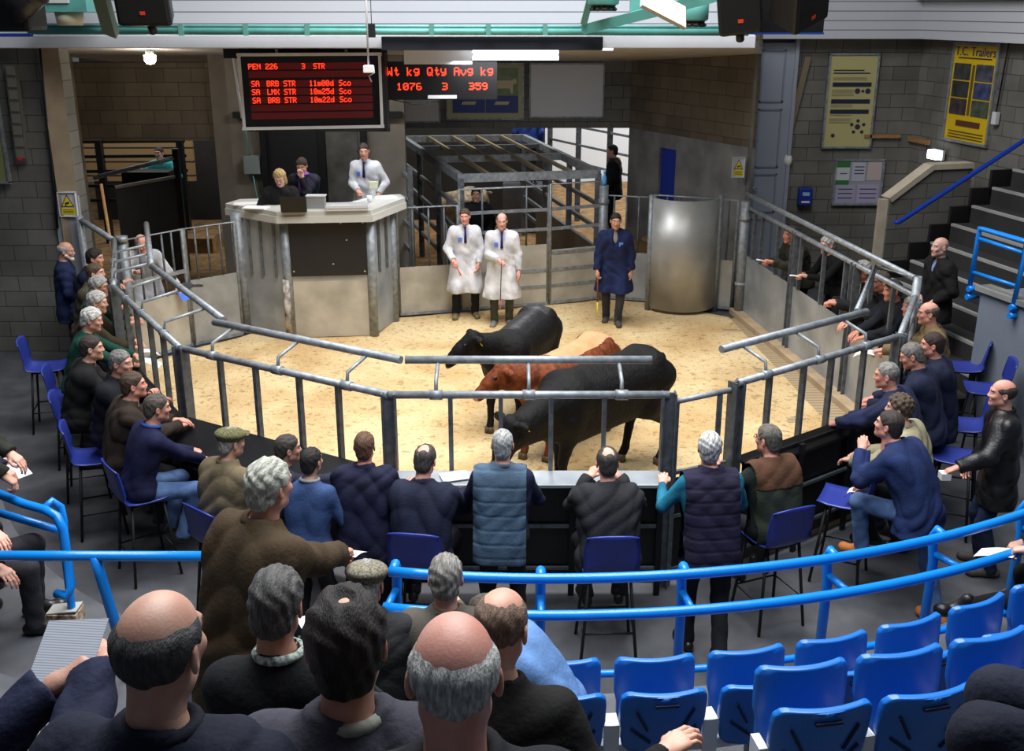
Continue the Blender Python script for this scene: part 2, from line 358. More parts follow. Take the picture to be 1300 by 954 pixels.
# ================================================================ ring fence
def ray(px,py):
    x=(px-650)/F_PX; y=-(py-CY)/F_PX
    return Vector((x, math.cos(PITCH)+y*math.sin(PITCH), -math.sin(PITCH)+y*math.cos(PITCH)))
CAMP=Vector((0,0,CAM_H))
def hit(px,py,P,N):
    d=ray(px,py); N=Vector(N); return CAMP+d*((Vector(P)-CAMP).dot(N)/d.dot(N))
TOPZ,GZ=1.75,1.95
def inward(P0,P1):
    d=Vector((P1[0]-P0[0],P1[1]-P0[1],0)).normalized(); n=Vector((-d.y,d.x,0))
    if n.dot(Vector((cxr,cyr,0))-Vector((P0[0],P0[1],0)))<0: n=-n
    return d,n
def fence(label,P0,P1,bars,posts=(0,1),z0=0.0,guard=None,sheet=None,pw=0.1,barr=0.02,gin=0.28,brk=()):
    A=Vector((P0[0],P0[1],0)); B=Vector((P1[0],P1[1],0)); d,n=inward(P0,P1)
    r=root('ring_fence_panel',label,'fence',A,0,'galvanised panels fencing the sale ring')
    o=A
    MB(o).tube([A+Vector((0,0,TOPZ)),B+Vector((0,0,TOPZ))],0.032,12).build('top_rail',GALV,r)
    for f in bars:
        p=A.lerp(B,f); MB(o).beam(p+Vector((0,0,z0)),p+Vector((0,0,TOPZ-0.02)),0.035,0.05,n).build('bar',GALVSHADE,r)
    for f in posts:
        p=A.lerp(B,f); m=MB(o); m.beam(p+Vector((0,0,0)),p+Vector((0,0,TOPZ+0.02)),pw,0.02,n)
        for q in(-1,1): m.beam(p+d*(q*pw/2)+Vector((0,0,0)),p+d*(q*pw/2)+Vector((0,0,TOPZ+0.02)),0.014,0.1,n)
        m.build('post',GALVSHADE,r)
    if guard:
        off=n*gin
        pts=[A.lerp(B,guard[0])+off+Vector((0,0,GZ)),A.lerp(B,guard[1])+off+Vector((0,0,GZ))]
        MB(o).tube(pts,0.034,12).build('guard_rail',GALV,r)
        for f in brk:
            p=A.lerp(B,f); m=MB(o)
            m.tube([p+Vector((0,0,TOPZ-0.03)),p+n*0.02+Vector((0,0,TOPZ+0.11)),p+off+Vector((0,0,GZ-0.02))],0.016,8)
            m.tube([p-d*0.05+Vector((0,0,TOPZ)),p+d*0.05+Vector((0,0,TOPZ))],0.042,10)
            m.build('bracket',GALV,r)
    if sheet:
        MB(o).beam(A+Vector((0,0,sum(sheet)/2)),B+Vector((0,0,sum(sheet)/2)),0.012,sheet[1]-sheet[0]).build('sheet',SHEET,r)
        for f in posts[:-1]: pass
    return r
RG=RING
def fc(label,a,b,*k,**kw): return fence(label,RG[a],RG[b],*k,**kw)
fc('front fence panel between the big black steer and the stand, straight across the ring front',0,1,[0.22,0.40,0.58,0.77],guard=(0.05,0.95),brk=(0.17,0.5,0.83),z0=0.6)
fc('front left fence panel behind the man in the olive cap',18,0,[0.21,0.39,0.60,0.78],posts=(0,),guard=(0.07,0.97),brk=(0.17,0.5,0.82),z0=0.6)
fc('front right fence panel behind the man in the green and brown gilet',2,3,[0.18,0.38,0.55,0.76],guard=(0.04,0.93),brk=(0.16,0.47,0.77),z0=0.6)
fc('left fence panel where the man in the navy sweater sits',17,18,[0.2,0.38,0.59,0.77],posts=(0,),guard=(0.02,1.0),brk=(0.22,0.47,0.79),z0=0.6,gin=0.42)
fc('rear left fence panel running back towards the lane gate beside the grey haired men',16,17,[0.15,0.3,0.45,0.6,0.75,0.9],posts=(0,),guard=(0.02,1.0),brk=(0.5,0.7,0.9),z0=0.6,gin=0.42)
fc('long right fence panel with steel sheet below and leaning men behind',4,5,[0.09,0.19,0.32,0.44,0.58,0.74,0.86,0.92],posts=(0.62,0.27),sheet=(0.1,1.0),z0=1.0,guard=(0,1),gin=0.03,brk=())
r=fc('short right corner fence panel with rungs beside the two grey haired men',3,4,[0.5],posts=(0,),z0=0.0)
A,B=Vector((*RG[3],0)),Vector((*RG[4],0)); 
for z in (1.3,1.52): MB(A).tube([A+Vector((0,0,z)),B+Vector((0,0,z))],0.018,8).build('rung',GALV,r)
MB(A).beam(A+Vector((0,0,0.5)),B+Vector((0,0,0.5)),0.012,1.0).build('sheet',SHEET,r)
MB(A).tube([B+Vector((0,0,0)),B+Vector((0,0,GZ+0.02))],0.045,12).build('corner_tube',GALV,r)
MB(A).tube([B+Vector((0,0,GZ)),B+Vector((-0.28,0.5,GZ)),Vector((3.28,9.35,GZ))],0.03,10).build('slanting_tube',GALV,r)
# narrow gate between the two front posts
g=root('ring_side_gate','narrow steel side gate between the two thick front posts','gate',(1.26,7.66,0))
A,B=Vector((1.30,7.68,0)),Vector((1.80,7.90,0)); o=(1.26,7.66,0)
MB(o).tube([A+Vector((0,0,1.68)),B+Vector((0,0,1.70))],0.024,10).build('top_rail',GALV,g)
for f in (0.06,0.82): p=A.lerp(B,f); MB(o).beam(p+Vector((0,0,0.02)),p+Vector((0,0,1.68)),0.04,0.04).build('bar',GALVSHADE,g)
for z in (0.15,0.65,1.05): MB(o).beam(A+Vector((0,0,z)),B+Vector((0,0,z)),0.03,0.03).build('rung',GALVSHADE,g)
MB(o).beam(A+Vector((0,0,0.55)),B+Vector((0,0,0.55)),0.01,0.9).build('sheet',BLACKB,g)
# counters and boards on the spectators' side
def counter(label,P0,P1,mt,depth,z1,z2,name='leaning_counter',rails=True,inset=0.05):
    A=Vector((P0[0],P0[1],0)); B=Vector((P1[0],P1[1],0)); d,n=inward(P0,P1); A=A+d*inset; B=B-d*inset; u=-n
    r=root(name,label,'counter',A,0,'boarded counters outside the ring')
    m=MB(A); c=[A+u*0.03,B+u*0.03,B+u*depth,A+u*depth]; zz=[z1,z1,z2,z2]
    top=[Vector((p.x,p.y,z)) for p,z in zip(c,zz)]; bot=[v-Vector((0,0,0.03)) for v in top]
    fs=[(0,3,2,1),(4,5,6,7),(0,1,5,4),(1,2,6,5),(2,3,7,6),(3,0,4,7)]
    if (top[1]-top[0]).cross(top[2]-top[0]).z>0: fs=[f[::-1] for f in fs]
    m.add(top+bot,fs); m.build('counter_top',mt,r,bevel=0.004)
    q=u*0.08
    MB(A).beam(A+q+Vector((0,0,0.58)),B+q+Vector((0,0,0.58)),0.02,0.96).build('front_board',BLACKB,r)
    if rails:
        for z in (0.25,0.64): MB(A).beam(A+u*0.12+Vector((0,0,z)),B+u*0.12+Vector((0,0,z)),0.025,0.025).build('rail',GALVSHADE,r)
        k=max(2,int((B-A).length/0.7))
        for i in range(k+1):
            p=A.lerp(B,i/k)+u*0.13; MB(A).beam(p,p+Vector((0,0,1.06)),0.05,0.03,u).build('upright',DARKM,r)
    return r
counter('pale steel topped counter along the front of the ring under the leaning men',RG[0],RG[1],SHEET,0.30,1.1,1.1)
counter('black sloping counter beside the man in the olive cap, front left',RG[18],RG[0],BLACKB,0.42,1.1,0.92)
counter('black draped counter front right behind the green and brown gilet',RG[2],RG[3],RUBBER,0.12,1.1,0.98)
counter('black counter on the left side next to the navy sweater',RG[17],RG[18],BLACKB,0.3,1.08,1.0)
counter('black counter on the rear left under the grey haired men',RG[16],RG[17],BLACKB,0.2,1.05,1.0)
# ---------------------------------------------------------------- generic gates in the back line
def gate(name,label,P0,P1,top,bars,rungs,sheet=None,sm=SHEETW,z0=0.06,diag=None,tub=0.024,rw=0.045,ends=True):
    A=Vector((P0[0],P0[1],0)); B=Vector((P1[0],P1[1],0)); r=root(name,label,'gate',A)
    m=MB(A); m.tube([A+Vector((0,0,z0)),A+Vector((0,0,top)),B+Vector((0,0,top)),B+Vector((0,0,z0))],tub,10); m.beam(A+Vector((0,0,z0)),B+Vector((0,0,z0)),rw,rw)
    m.build('gate_frame',GALV,r)
    lo=sheet[1] if sheet else z0
    for f in bars: p=A.lerp(B,f); MB(A).tube([p+Vector((0,0,lo)),p+Vector((0,0,top))],0.016,8).build('bar',GALVSHADE,r)
    for z in rungs: MB(A).beam(A+Vector((0,0,z)),B+Vector((0,0,z)),0.03,0.05).build('rung',GALV,r)
    if sheet: MB(A).beam(A+Vector((0,0,sum(sheet)/2)),B+Vector((0,0,sum(sheet)/2)),0.012,sheet[1]-sheet[0]).build('sheet',sm,r)
    return r
gate('lane_gate','tall steel lane gate left of the rostrum with grey-blue sheet below',(-4.6,14.12),(-4.03,14.62),1.75,[0.2,0.45,0.7],[],(0.08,1.0),SHEET)
gate('lane_gate','cream sheeted lane gate beside the stooping man in white coat',(-5.15,13.42),(-4.63,14.1),1.75,[0.2,0.4,0.62,0.8],[1.15],(0.08,0.85))
t=root('gate_latch','steel slide latch joining the two lane gates','latch',(-4.6,14.05,0.95)); MB().box(-0.22,-0.02,-0.02,0.22,0.02,0.02).build('bolt',CHROME,t); MB().box(-0.05,-0.03,-0.035,0.06,0.03,0.035).build('latch_plate',GALVSHADE,t)
t=root('lane_rail','sloping galvanised tube from the left sign strip to the lane gate','rail',(-5.9,13.8,0)); MB((-5.9,13.8,0)).tube([(-5.9,13.8,1.95),(-5.2,13.42,1.66)],0.04,12).build('tube',GALV,t); MB((-5.9,13.8,0)).tube([(-5.9,13.8,0),(-5.9,13.8,1.99)],0.05,12).build('post',GALV,t)
MBt=MB((-5.2,13.4,0)).tube([(-5.2,13.4,0),(-5.2,13.4,1.72)],0.06,12).tube([(-5.2,13.4,1.72),(-5.2,13.4,1.8)],0.075,12); tag(MBt.build('gate_post',GALV,loc=(-5.2,13.4,0)),'thick round post where the left fence meets the cream gate','post')
tag(MB((-5.6,13.7,0)).tube([(-5.75,14.3,2.35),(-5.45,13.7,1.0),(-5.4,13.6,0.0)],0.022,8).build('wooden_pole',WOOD,loc=(-5.6,13.7,0)),'thin wooden pole leaning at the lane opening','pole')
gate('ring_gate','steel gate with cream lower sheet right of the rostrum',(-1.78,15.62),(-0.86,15.85),1.76,[0.25,0.52,0.78],[],(0.06,0.82))
t=gate('ring_gate','tall five rung cattle gate with cream sheet behind the bald man in white',(0.62,16.28),(1.45,16.62),2.02,[],[0.35,0.62,0.9,1.3,1.62],(0.08,0.95))
t=gate('ring_gate','tall cattle gate of open rungs behind the two white coats',(-0.82,15.9),(0.58,16.27),2.0,[0.25,0.75],[0.35,0.62,1.3,1.62],(0.08,1.05))
gate('walkway_gate','low steel gate left of the curved shield with the blue bottle above',(1.52,16.66),(2.3,16.45),1.78,[0.2,0.45,0.7],[],(0.06,0.85),SHEET)
gate('walkway_gate','low steel gate behind the curved steel shield',(2.32,16.45),(3.55,15.95),1.82,[0.15,0.3,0.45,0.6,0.75,0.9],[],(0.06,0.85),SHEET)
# round posts at the right back corner
for (x,y,rr,h,lab) in [(3.62,15.72,0.075,1.85,'thick round hinge post at the right rear corner of the ring'),(1.5,16.62,0.075,1.95,'round gate post carrying the blue spray bottle')]:
    m=MB((x,y,0)); m.tube([(x,y,0),(x,y,h)],rr,16); m.tube([(x,y,0.5),(x,y,0.56)],rr+0.015,16); m.tube([(x,y,h-0.3),(x,y,h-0.24)],rr+0.015,16)
    tag(m.build('gate_post',GALV,loc=(x,y,0)),lab,'post')
b=root('spray_bottle','small blue spray bottle standing on the round gate post','bottle',(1.5,16.62,1.95))
MB().lathe([(0,0),(0.04,0),(0.04,0.13),(0.018,0.17),(0.018,0.2),(0,0.2)],n=14).build('bottle_body',mat('blue_bottle',(90,160,225),0.3),b); MB().lathe([(0,0.2),(0.02,0.2),(0.02,0.25),(0,0.25)],n=12).build('bottle_cap',mat('light_blue_cap',(150,200,240),0.4),b)
# curved steel shield
sh=root('curved_shield','tall curved sheet steel shield for sheltering by the right rear gates','shield',(2.7,15.6,0))
m=MB((2.7,15.6,0)); c=Vector((2.75,16.35,0)); n=22; pts=[c+Vector((0.62*math.sin(a),-0.72*math.cos(a),0)) for a in [R_(-62+122*i/n) for i in range(n+1)]]
fr=[];
for rr in (1.0,0.985):
    for z in (0.08,1.86):
        fr.append([c+(p-c)*rr+Vector((0,0,z)) for p in pts])
k=n+1; vs=sum(fr,[]); fs=[]
for i in range(n):
    fs+=[(i,i+1,k+i+1,k+i),(2*k+i+1,2*k+i,3*k+i,3*k+i+1),(k+i,k+i+1,3*k+i+1,3*k+i),(i+1,i,2*k+i,2*k+i+1)]
m.add(vs,fs,True); m.build('curved_sheet',mat('bright_sheet',(190,190,186),0.42,0.5,0,1.6,0.05,3,col2=(160,160,158)),sh)
for p,h in ((pts[0],1.9),(pts[-1],1.9)): MB((2.7,15.6,0)).tube([p,p+Vector((0,0,h))],0.045,12).build('post',GALV,sh)
# raised walkway with a ramp behind the right rear gates
struct(MB().prism([(1.6,17.0),(3.55,16.8),(2.25,19.3),(1.7,19.3)],0,0.5).build('floor_walkway',mat('boarded_walkway',(160,126,78),0.85,0,0.2,3)))
struct(MB().beam((2.3,17.35,0.95),(3.2,16.95,0.53),0.4,0.05).build('floor_ramp',mat('boarded_walkway',(160,126,78))))
# blue door in the side wall
d=(SW1-SW0).normalized(); nn=Vector((-d.y,d.x,0)); 
o=MB().box(0.95,0.05,0.0,1.42,0.09,2.3).build('door_1',BLUEDR,loc=(SW0.x,SW0.y,0),rz=math.atan2(d.y,d.x)); struct(o)
# ---------------------------------------------------------------- cattle race cage
cg=root('cattle_race_cage','open topped box section steel cage over the weighing race','cattle cage',(-0.85,16.4,0))
O=(-0.85,16.4,0); q0=Vector((-0.85,16.35,0)); q1=Vector((1.42,16.85,0)); q2=Vector((0.25,21.8,0)); q3=Vector((-2.25,21.5,0)); CT=2.62
q0=Vector((-0.82,16.4,0)); 
CZ=2.1
def zv(z): return Vector((0,0,z))
for a_,b_ in ((q0,q1),(q1,q2),(q3,q0),(q3,q2)):
    MB(O).beam(a_+zv(CZ),b_+zv(CZ),0.09,0.13).build('top_beam',GALV,cg)
mid0=q0.lerp(q3,0.42); mid1=q1.lerp(q2,0.42); MB(O).beam(mid0+zv(CZ),mid1+zv(CZ),0.09,0.12).build('top_beam',GALV,cg)
mid0=q0.lerp(q3,0.72); mid1=q1.lerp(q2,0.72); MB(O).beam(mid0+zv(CZ),mid1+zv(CZ),0.07,0.08).build('top_beam',GALVSHADE,cg)
for f in (0.2,0.4,0.6,0.8):
    MB(O).beam(q0.lerp(q1,f)+zv(CZ+0.04),q3.lerp(q2,f)+zv(CZ+0.04),0.05,0.06).build('roof_bar',mat('rusty_galvanised',(150,138,112),0.5,0.5,0.15,10),cg)
for a_,b_ in ((q3,q0),(q1,q2)):
    for f in (0,0.33,0.66,1): p=a_.lerp(b_,f); MB(O).beam(p,p+zv(CZ),0.1,0.1).build('post',GALVSHADE,cg)
    for z in (0.5,0.85,1.2,1.6): MB(O).beam(a_+zv(z),b_+zv(z),0.05,0.07).build('side_rail',GALV if a_==q3 else GALVSHADE,cg)
MB(O).beam(q1.lerp(q2,0.0)+zv(0.45)+Vector((-0.05,0,0)),q1.lerp(q2,0.75)+zv(0.45)+Vector((-0.05,0,0)),0.015,0.9).build('side_sheet',mat('dark_sheet',(92,90,84),0.5,0.4,0.1,3),cg)
struct(MB().box(-0.2,22.0,0.006,0.74,22.9,1.0).build('floor_rear_walk',FLOORM))
struct(MB().box(-7.2,20.1,0.006,-6.0,21.0,0.3).build('floor_pen_step',FLOORB))
# pens seen through the left opening
pn=root('pen_partition','dark slanting sheeted partition inside the left opening','partition',(-6.0,18.0,0)); O=(-6.0,18.0,0)
a_=atY(146,238,18.0); b_=atY(226,224,18.6)
m=MB(O); m.add([a_,b_,(b_.x,b_.y,0),(a_.x,a_.y,0),a_+Vector((0,.04,0)),b_+Vector((0,.04,0)),(b_.x,b_.y+.04,0),(a_.x,a_.y+.04,0)],[(0,3,2,1),(4,5,6,7),(0,1,5,4),(1,2,6,5),(3,0,4,7)]); m.build('dark_sheet',mat('dark_sheet2',(62,62,60),0.6,0.1,0.15,2),pn)
MB(O).beam(a_,b_,0.05,0.05).build('pale_edge',CONCL,pn)
MB(O).tube([atY(118,226,18.0),atY(224,200,18.6)],0.04,10).build('swing_rail',GALV,pn)
MB(O).beam(b_-zv(b_.z),b_+zv(0.5),0.1,0.1).build('post',DARKM,pn)
pr=root('pen_railings','dark pen railings with board wall behind, far left opening','railings',(-7,21,0)); O=(-7,21,0)
for z in (0.9,1.2,1.5,1.8,2.1): MB(O).beam((-9.3,21.0,z),(-6.7,21.2,z),0.05,0.06).build('rail',DARKM,pr)
for z in (0.9,1.2,1.5,1.8,2.1): MB(O).beam((-5.8,21.0,z),(-4.6,21.2,z),0.05,0.06).build('rail',DARKM,pr)
for x in (-8.4,-6.75,-5.75): MB(O).box(x-0.06,20.95,0,x+0.06,21.1,2.4).build('post',DARKM,pr)
struct(MB().box(-9.3,22.3,1.1,-6.9,22.4,2.3).build('wall_pen_boards',lines_mat('tan_boards',(168,134,92),(60,46,34),0.3,0.12)))
struct(MB().box(-5.9,22.3,0.9,-4.6,22.4,1.8).build('wall_pen_boards_right',MATS.get('x') or lines_mat('tan_boards2',(160,120,70),(60,46,34),0.3,0.12)))
tag(MB().box(-0.45,-0.2,0,0.45,0.2,1.75).build('dark_cabinet',BLACKB,loc=(atY(190,232,19.5).x,19.5,0.006),bevel=0.01),'black cabinet shape behind the slanting partition','cabinet')
tag(MB().box(-0.2,-0.3,0,0.2,0.3,1.6).build('grey_partition',SHEET,loc=(-4.85,18.6,0)),'grey sheet post in the tan corridor left of the rostrum','post')
# second race to the left, behind the rostrum
lg=root('race_railings','steel rails of the lane left of the weighing cage','railings',(-1.7,16.2,0)); O=(-1.7,16.2,0)
a_,b_=Vector((-1.62,16.3,0)),Vector((-2.9,21.0,0))
for z in (0.5,0.9,1.3,1.7,2.1): MB(O).beam(a_+zv(z),b_+zv(z),0.05,0.06).build('rail',GALV,lg)
for f in (0,0.3,0.6,0.9): p=a_.lerp(b_,f); MB(O).beam(p,p+zv(2.3),0.08,0.08).build('post',GALVSHADE,lg)
MB(O).beam((-1.05,16.25,0.9),(-1.35,18.6,0.9),0.012,0.9).build('race_sheet',SHEET,lg)
# gates standing in the daylight on the right
dg=root('yard_railings','galvanised yard railings in bright daylight beyond the ring','railings',(1.6,20.4,0)); O=(1.6,20.4,0)
a_,b_=Vector((3.3,19.9,0)),Vector((0.9,24.5,0))
for z in (1.35,1.75,2.15,2.55): MB(O).beam(a_+zv(z),b_+zv(z),0.04,0.05).build('rail',GALV,dg)
for f in (0.05,0.28,0.5,0.75,1): p=a_.lerp(b_,f); MB(O).beam(p,p+zv(2.7),0.12,0.08).build('post',GALVSHADE,dg)
# ---------------------------------------------------------------- rostrum
RP=[Vector((-4.02,14.8,0)),Vector((-3.27,14.5,0)),Vector((-2.06,14.62,0)),Vector((-1.84,15.4,0))]
rs=root('auctioneer_rostrum','grey steel clad auctioneer rostrum with black board on its front','rostrum',(-3,15,0)); O=(-3,15,0)
poly=[(p.x,p.y) for p in RP]+[(-1.9,16.6),(-4.05,16.6)]
MB(O).prism(poly,0.85,0.93).build('platform',FLOORM,rs)
for i,(a_,b_) in enumerate(zip(RP[:-1],RP[1:])):
    n_=Vector((b_-a_)).cross(zv(1)).normalized()
    MB(O).beam(a_.lerp(b_,0.02)+zv(0.46),b_.lerp(a_,0.02)+zv(0.46),0.02,0.86).build('lower_sheet',SHEET if i!=1 else SHEETW,rs)
    MB(O).beam(a_+zv(1.36),b_+zv(1.36),0.02,0.94).build('upper_sheet',mat('light_sheet',(176,180,182),0.45,0.4,0,2,0.05,3,col2=(150,156,160)),rs)
    if i==1: 
        MB(O).beam(a_.lerp(b_,0.04)+n_*0.03+zv(1.4),b_.lerp(a_,0.04)+n_*0.03+zv(1.4),0.02,0.86).build('black_board',mat('chalk_black',(24,24,27),0.55,0,0.15,2),rs)
        m=MB(O)
        for fx,z in ((0.08,1.05),(0.92,1.03),(0.08,1.78),(0.33,1.76),(0.66,1.75),(0.92,1.75),(0.55,1.15),(0.72,1.5)):
            p=a_.lerp(b_,fx)+n_*0.045+zv(z); m.tube([p,p+n_*0.012],0.014,8)
        m.build('board_bolt',CHROME,rs)
    else:
        for f in ((0.25,0.5,0.78) if i==0 else (0.3,0.65)):
            p=a_.lerp(b_,f)+n_*0.03; MB(O).beam(p+zv(0.95),p+zv(1.78),0.035,0.035).build('bar',GALVSHADE,rs)
        MB(O).beam(a_.lerp(b_,0.2)+n_*0.03+zv(1.79),b_+n_*0.03+zv(1.79),0.04,0.04).build('bar_rail',GALV,rs)
for i,p in enumerate(RP): MB(O).tube([p,p+zv(1.86)],0.07 if i else 0.1,16).build('post',GALV,rs)
MB(O).tube([RP[1]+Vector((-0.02,-0.06,0)),RP[1]+Vector((-0.02,-0.06,0.93))],0.05,10).build('rusty_post_cover',mat('flaking_paint',(206,200,192),0.8,0.2,0,9,col2=(70,52,44)),rs)
out=[Vector((-4.22,14.95,0)),Vector((-3.33,14.3,0)),Vector((-2.0,14.42,0)),Vector((-1.62,15.45,0)),Vector((-1.72,15.75,0)),Vector((-2.1,15.6,0)),Vector((-2.42,15.02,0)),Vector((-3.2,14.93,0)),Vector((-3.85,15.35,0)),Vector((-4.1,15.3,0))]
MB(O).prism([(p.x,p.y) for p in out],1.88,1.96).build('worktop',mat('pale_worktop',(186,186,180),0.5,0,0.08,3),rs,bevel=0.008)
m=MB(O)
for a_,b_ in zip(out[:3],out[1:4]): m.beam(a_+zv(1.84),b_+zv(1.84),0.03,0.1)
m.build('worktop_edge',mat('pale_edge',(196,196,190),0.5),rs)
# things on the rostrum top
WT=1.96
def desk(name,label,cat,px,py,rz=0): p=at(px,py,WT); return root(name,label,cat,(p.x,p.y,WT),rz)
lp=desk('laptop_computer','black laptop with open lid in front of the blonde woman','laptop',374,268,R_(188))
MB().box(-0.17,-0.12,0,0.17,0.12,0.022).build('keyboard_base',BLACKB,lp,bevel=0.004); MB().obox((0,0.15,0.12),(0.36,0,0),(0,0.06,0.22),(0,0.012,-0.003)).build('laptop_lid',RUBBER,lp); MB().obox((0,0.157,0.17),(0.09,0,0),(0,0.008,0.03),(0,0.012,-0.003)).build('sticker',WHITE,[c for c in lp.children if c.name.startswith('laptop_lid')][0])
bx=desk('document_box','small grey metal box beside the laptop on the rostrum','box',402,264); MB().box(-0.13,-0.07,0,0.13,0.07,0.17).build('box_body',mat('grey_box',(150,150,148),0.5,0.2),bx,bevel=0.006); MB().box(-0.14,-0.08,0.17,0.14,0.08,0.185).build('box_lid',WHITE,bx)
sc=desk('counter_scale_tray','long pale tray with papers in front of the auctioneer','tray',441,266,R_(6)); MB().box(-0.3,-0.12,0,0.3,0.12,0.04).build('tray_base',WHITE,sc,bevel=0.005); m=MB(); m.box(-0.3,-0.13,0.04,0.3,-0.115,0.08); m.box(-0.3,0.115,0.04,0.3,0.13,0.08); m.build('tray_rim',WHITE,sc); MB().box(-0.24,-0.09,0.04,0.05,0.09,0.05).build('loose_papers',PAPER,sc)
cp=desk('paper_cup','white cup by the edge of the rostrum tray','cup',469,257); MB().lathe([(0,0),(0.03,0),(0.038,0.1),(0.034,0.1),(0.028,0.01),(0,0.01)],n=16).build('cup_body',PAPER,cp)
ca=desk('card_terminal','small cream stand-up reader beside the auctioneer','card reader',475,252); MB().box(-0.015,-0.015,0,0.015,0.015,0.14).build('stalk',WHITE,ca); MB().obox((0,0,0.2),(0.13,0,0),(0,0.03,0),(0,0.01,0.11)).build('reader_head',mat('cream_plastic',(205,205,180),0.5),ca,bevel=0.006)
for (x,y,rz,l) in ((312,259,0.2,'white papers lying at the left end of the rostrum top'),(325,264,-0.2,'white papers lying by the blonde woman hand'),(488,251,0.5,'loose white sheet at the right end of the rostrum')):
    p=at(x,y,WT); o=MB().box(-0.17,-0.11,0,0.17,0.11,0.012).build('paper_stack',PAPER,loc=(p.x,p.y,WT),rz=rz); tag(o,l,'paper')
# ---------------------------------------------------------------- booth behind the rostrum
struct(MB().box(-4.6,16.95,0,-1.75,17.1,4.0).build('wall_booth',mat('booth_wall',(120,114,104),0.85,0,0.15,2.5)))
struct(MB().box(-4.0,16.9,0.93,-3.16,16.95,3.0).build('doorway_2',mat('doorway_shade',(10,10,12),0.7)))  # black sheet painted in for the shade inside the doorway
struct(MB().box(-3.04,16.9,1.45,-2.52,16.95,3.0).build('window_1',mat('dim_glass',(86,84,78),0.25,0,0.3,3)))
m=MB(); 
for x in (-4.05,-3.1,-2.42): m.box(x-0.05,16.82,0.93,x+0.05,16.92,3.6)
m.box(-4.5,16.8,3.0,-1.78,16.92,3.1); m.box(-3.1,16.8,1.35,-2.4,16.95,1.45)
struct(m.build('trim_booth',DARKM))
c=root('control_box','grey electrical box with hanging cables on the booth wall','electrical box',(-4.26,16.9,2.25)); MB().box(-0.13,-0.1,-0.15,0.13,0.03,0.15).build('box_body',mat('grey_box2',(130,140,138),0.6),c,bevel=0.01)
MB().tube([(-0.02,-0.06,0.15),(-0.06,-0.06,0.6),(-0.02,-0.05,0.9)],0.012,6).tube([(0,-0.06,-0.15),(0.04,-0.06,-0.5),(0.12,-0.08,-0.8)],0.01,6).build('cable',mat('teal_cable',(90,170,160),0.5),c)
# ---------------------------------------------------------------- led boards
G={' ':'','A':'01110 10001 10001 11111 10001 10001 10001','B':'11110 10001 10001 11110 10001 10001 11110','E':'11111 10000 10000 11110 10000 10000 11111','L':'10000 10000 10000 10000 10000 10000 11111','M':'10001 11011 10101 10101 10001 10001 10001','N':'10001 11001 10101 10011 10001 10001 10001','P':'11110 10001 10001 11110 10000 10000 10000','Q':'01110 10001 10001 10001 10101 10010 01101','R':'11110 10001 10001 11110 10100 10010 10001','S':'01111 10000 10000 01110 00001 00001 11110','T':'11111 00100 00100 00100 00100 00100 00100','W':'10001 10001 10001 10101 10101 11011 10001','X':'10001 10001 01010 00100 01010 10001 10001',
'0':'01110 10001 10011 10101 11001 10001 01110','1':'00100 01100 00100 00100 00100 00100 01110','2':'01110 10001 00001 00110 01000 10000 11111','3':'11110 00001 00001 01110 00001 00001 11110','5':'11111 10000 11110 00001 00001 10001 01110','6':'01110 10000 10000 11110 10001 10001 01110','7':'11111 00001 00010 00100 01000 01000 01000','9':'01110 10001 10001 01111 00001 00001 01110','8':'01110 10001 10001 01110 10001 10001 01110',
'm':'00000 00000 11010 10101 10101 10101 10101','d':'00001 00001 01101 10011 10001 10011 01101','c':'00000 00000 01110 10000 10000 10001 01110','o':'00000 00000 01110 10001 10001 10001 01110','t':'00100 00100 01110 00100 00100 00101 00010','k':'10000 10000 10010 10100 11000 10100 10010','g':'00000 01111 10001 10001 01111 00001 01110','y':'00000 10001 10001 10001 01111 00001 01110','v':'00000 00000 10001 10001 10001 01010 00100'}
def led_line(s_,x0,z0,cw,h,parent,name='led_text',m=None):
    b=MB(); px_=cw/6.0; pz=h/7.0; x=x0
    for ch in s_:
        g=G.get(ch,'')
        for r_,row in enumerate(g.split()):
            for c_,v in enumerate(row):
                if v=='1': b.obox((x+c_*px_+px_/2,-0.004,z0-(r_+0.5)*pz),(px_*1.0,0,0),(0,0.004,0),(0,0,pz*1.0))
        x+=cw
    return b.build(name,m or LED,parent)
p=atY(396,116,14.75)
b1=root('led_sale_board','large red led board with white frame listing pen and sale lots','led board',p,R_(9)); w,h=0.96,0.50
MB().box(-w,0.0,-h,w,0.14,h).build('screen_case',mat('board_black',(12,10,11),0.35),b1)
m=MB(); 
for z in (-h,h): m.box(-w-0.03,-0.03,z-0.02,w+0.03,0.1,z+0.02)
for x in (-w,w): m.box(x-0.02,-0.03,-h,x+0.02,0.1,h)
m.build('white_frame',WHITE,b1)
m=MB()
rows=[0.345,0.235,0.11,0.0,-0.11,-0.22,-0.33]
for z in rows: m.box(-0.85,-0.003,z-0.045,0.84,0,z+0.045)
m.build('unlit_rows',LEDD,b1)
led_line('PEN 226',-0.845,0.38,0.058,0.075,b1); led_line('3',-0.12,0.38,0.055,0.075,b1); led_line('STR',0.04,0.38,0.055,0.075,b1)
for i,(a_,b_,c_) in enumerate((('SA','BRB STR','11m00d'),('SA','LMX STR','10m25d'),('SA','BRB STR','10m22d'))):
    z=0.15-0.113*i
    led_line(a_,-0.82,z,0.058,0.078,b1); led_line(b_,-0.61,z,0.057,0.078,b1); led_line(c_,-0.03,z,0.057,0.078,b1); led_line('Sco',0.38,z,0.058,0.078,b1)
m=MB(); 
for x in (-0.45,0.5): MB().tube([(x,0.05,h),(x,0.05,h+0.12)],0.02,8).build('hanger',GALV,b1)
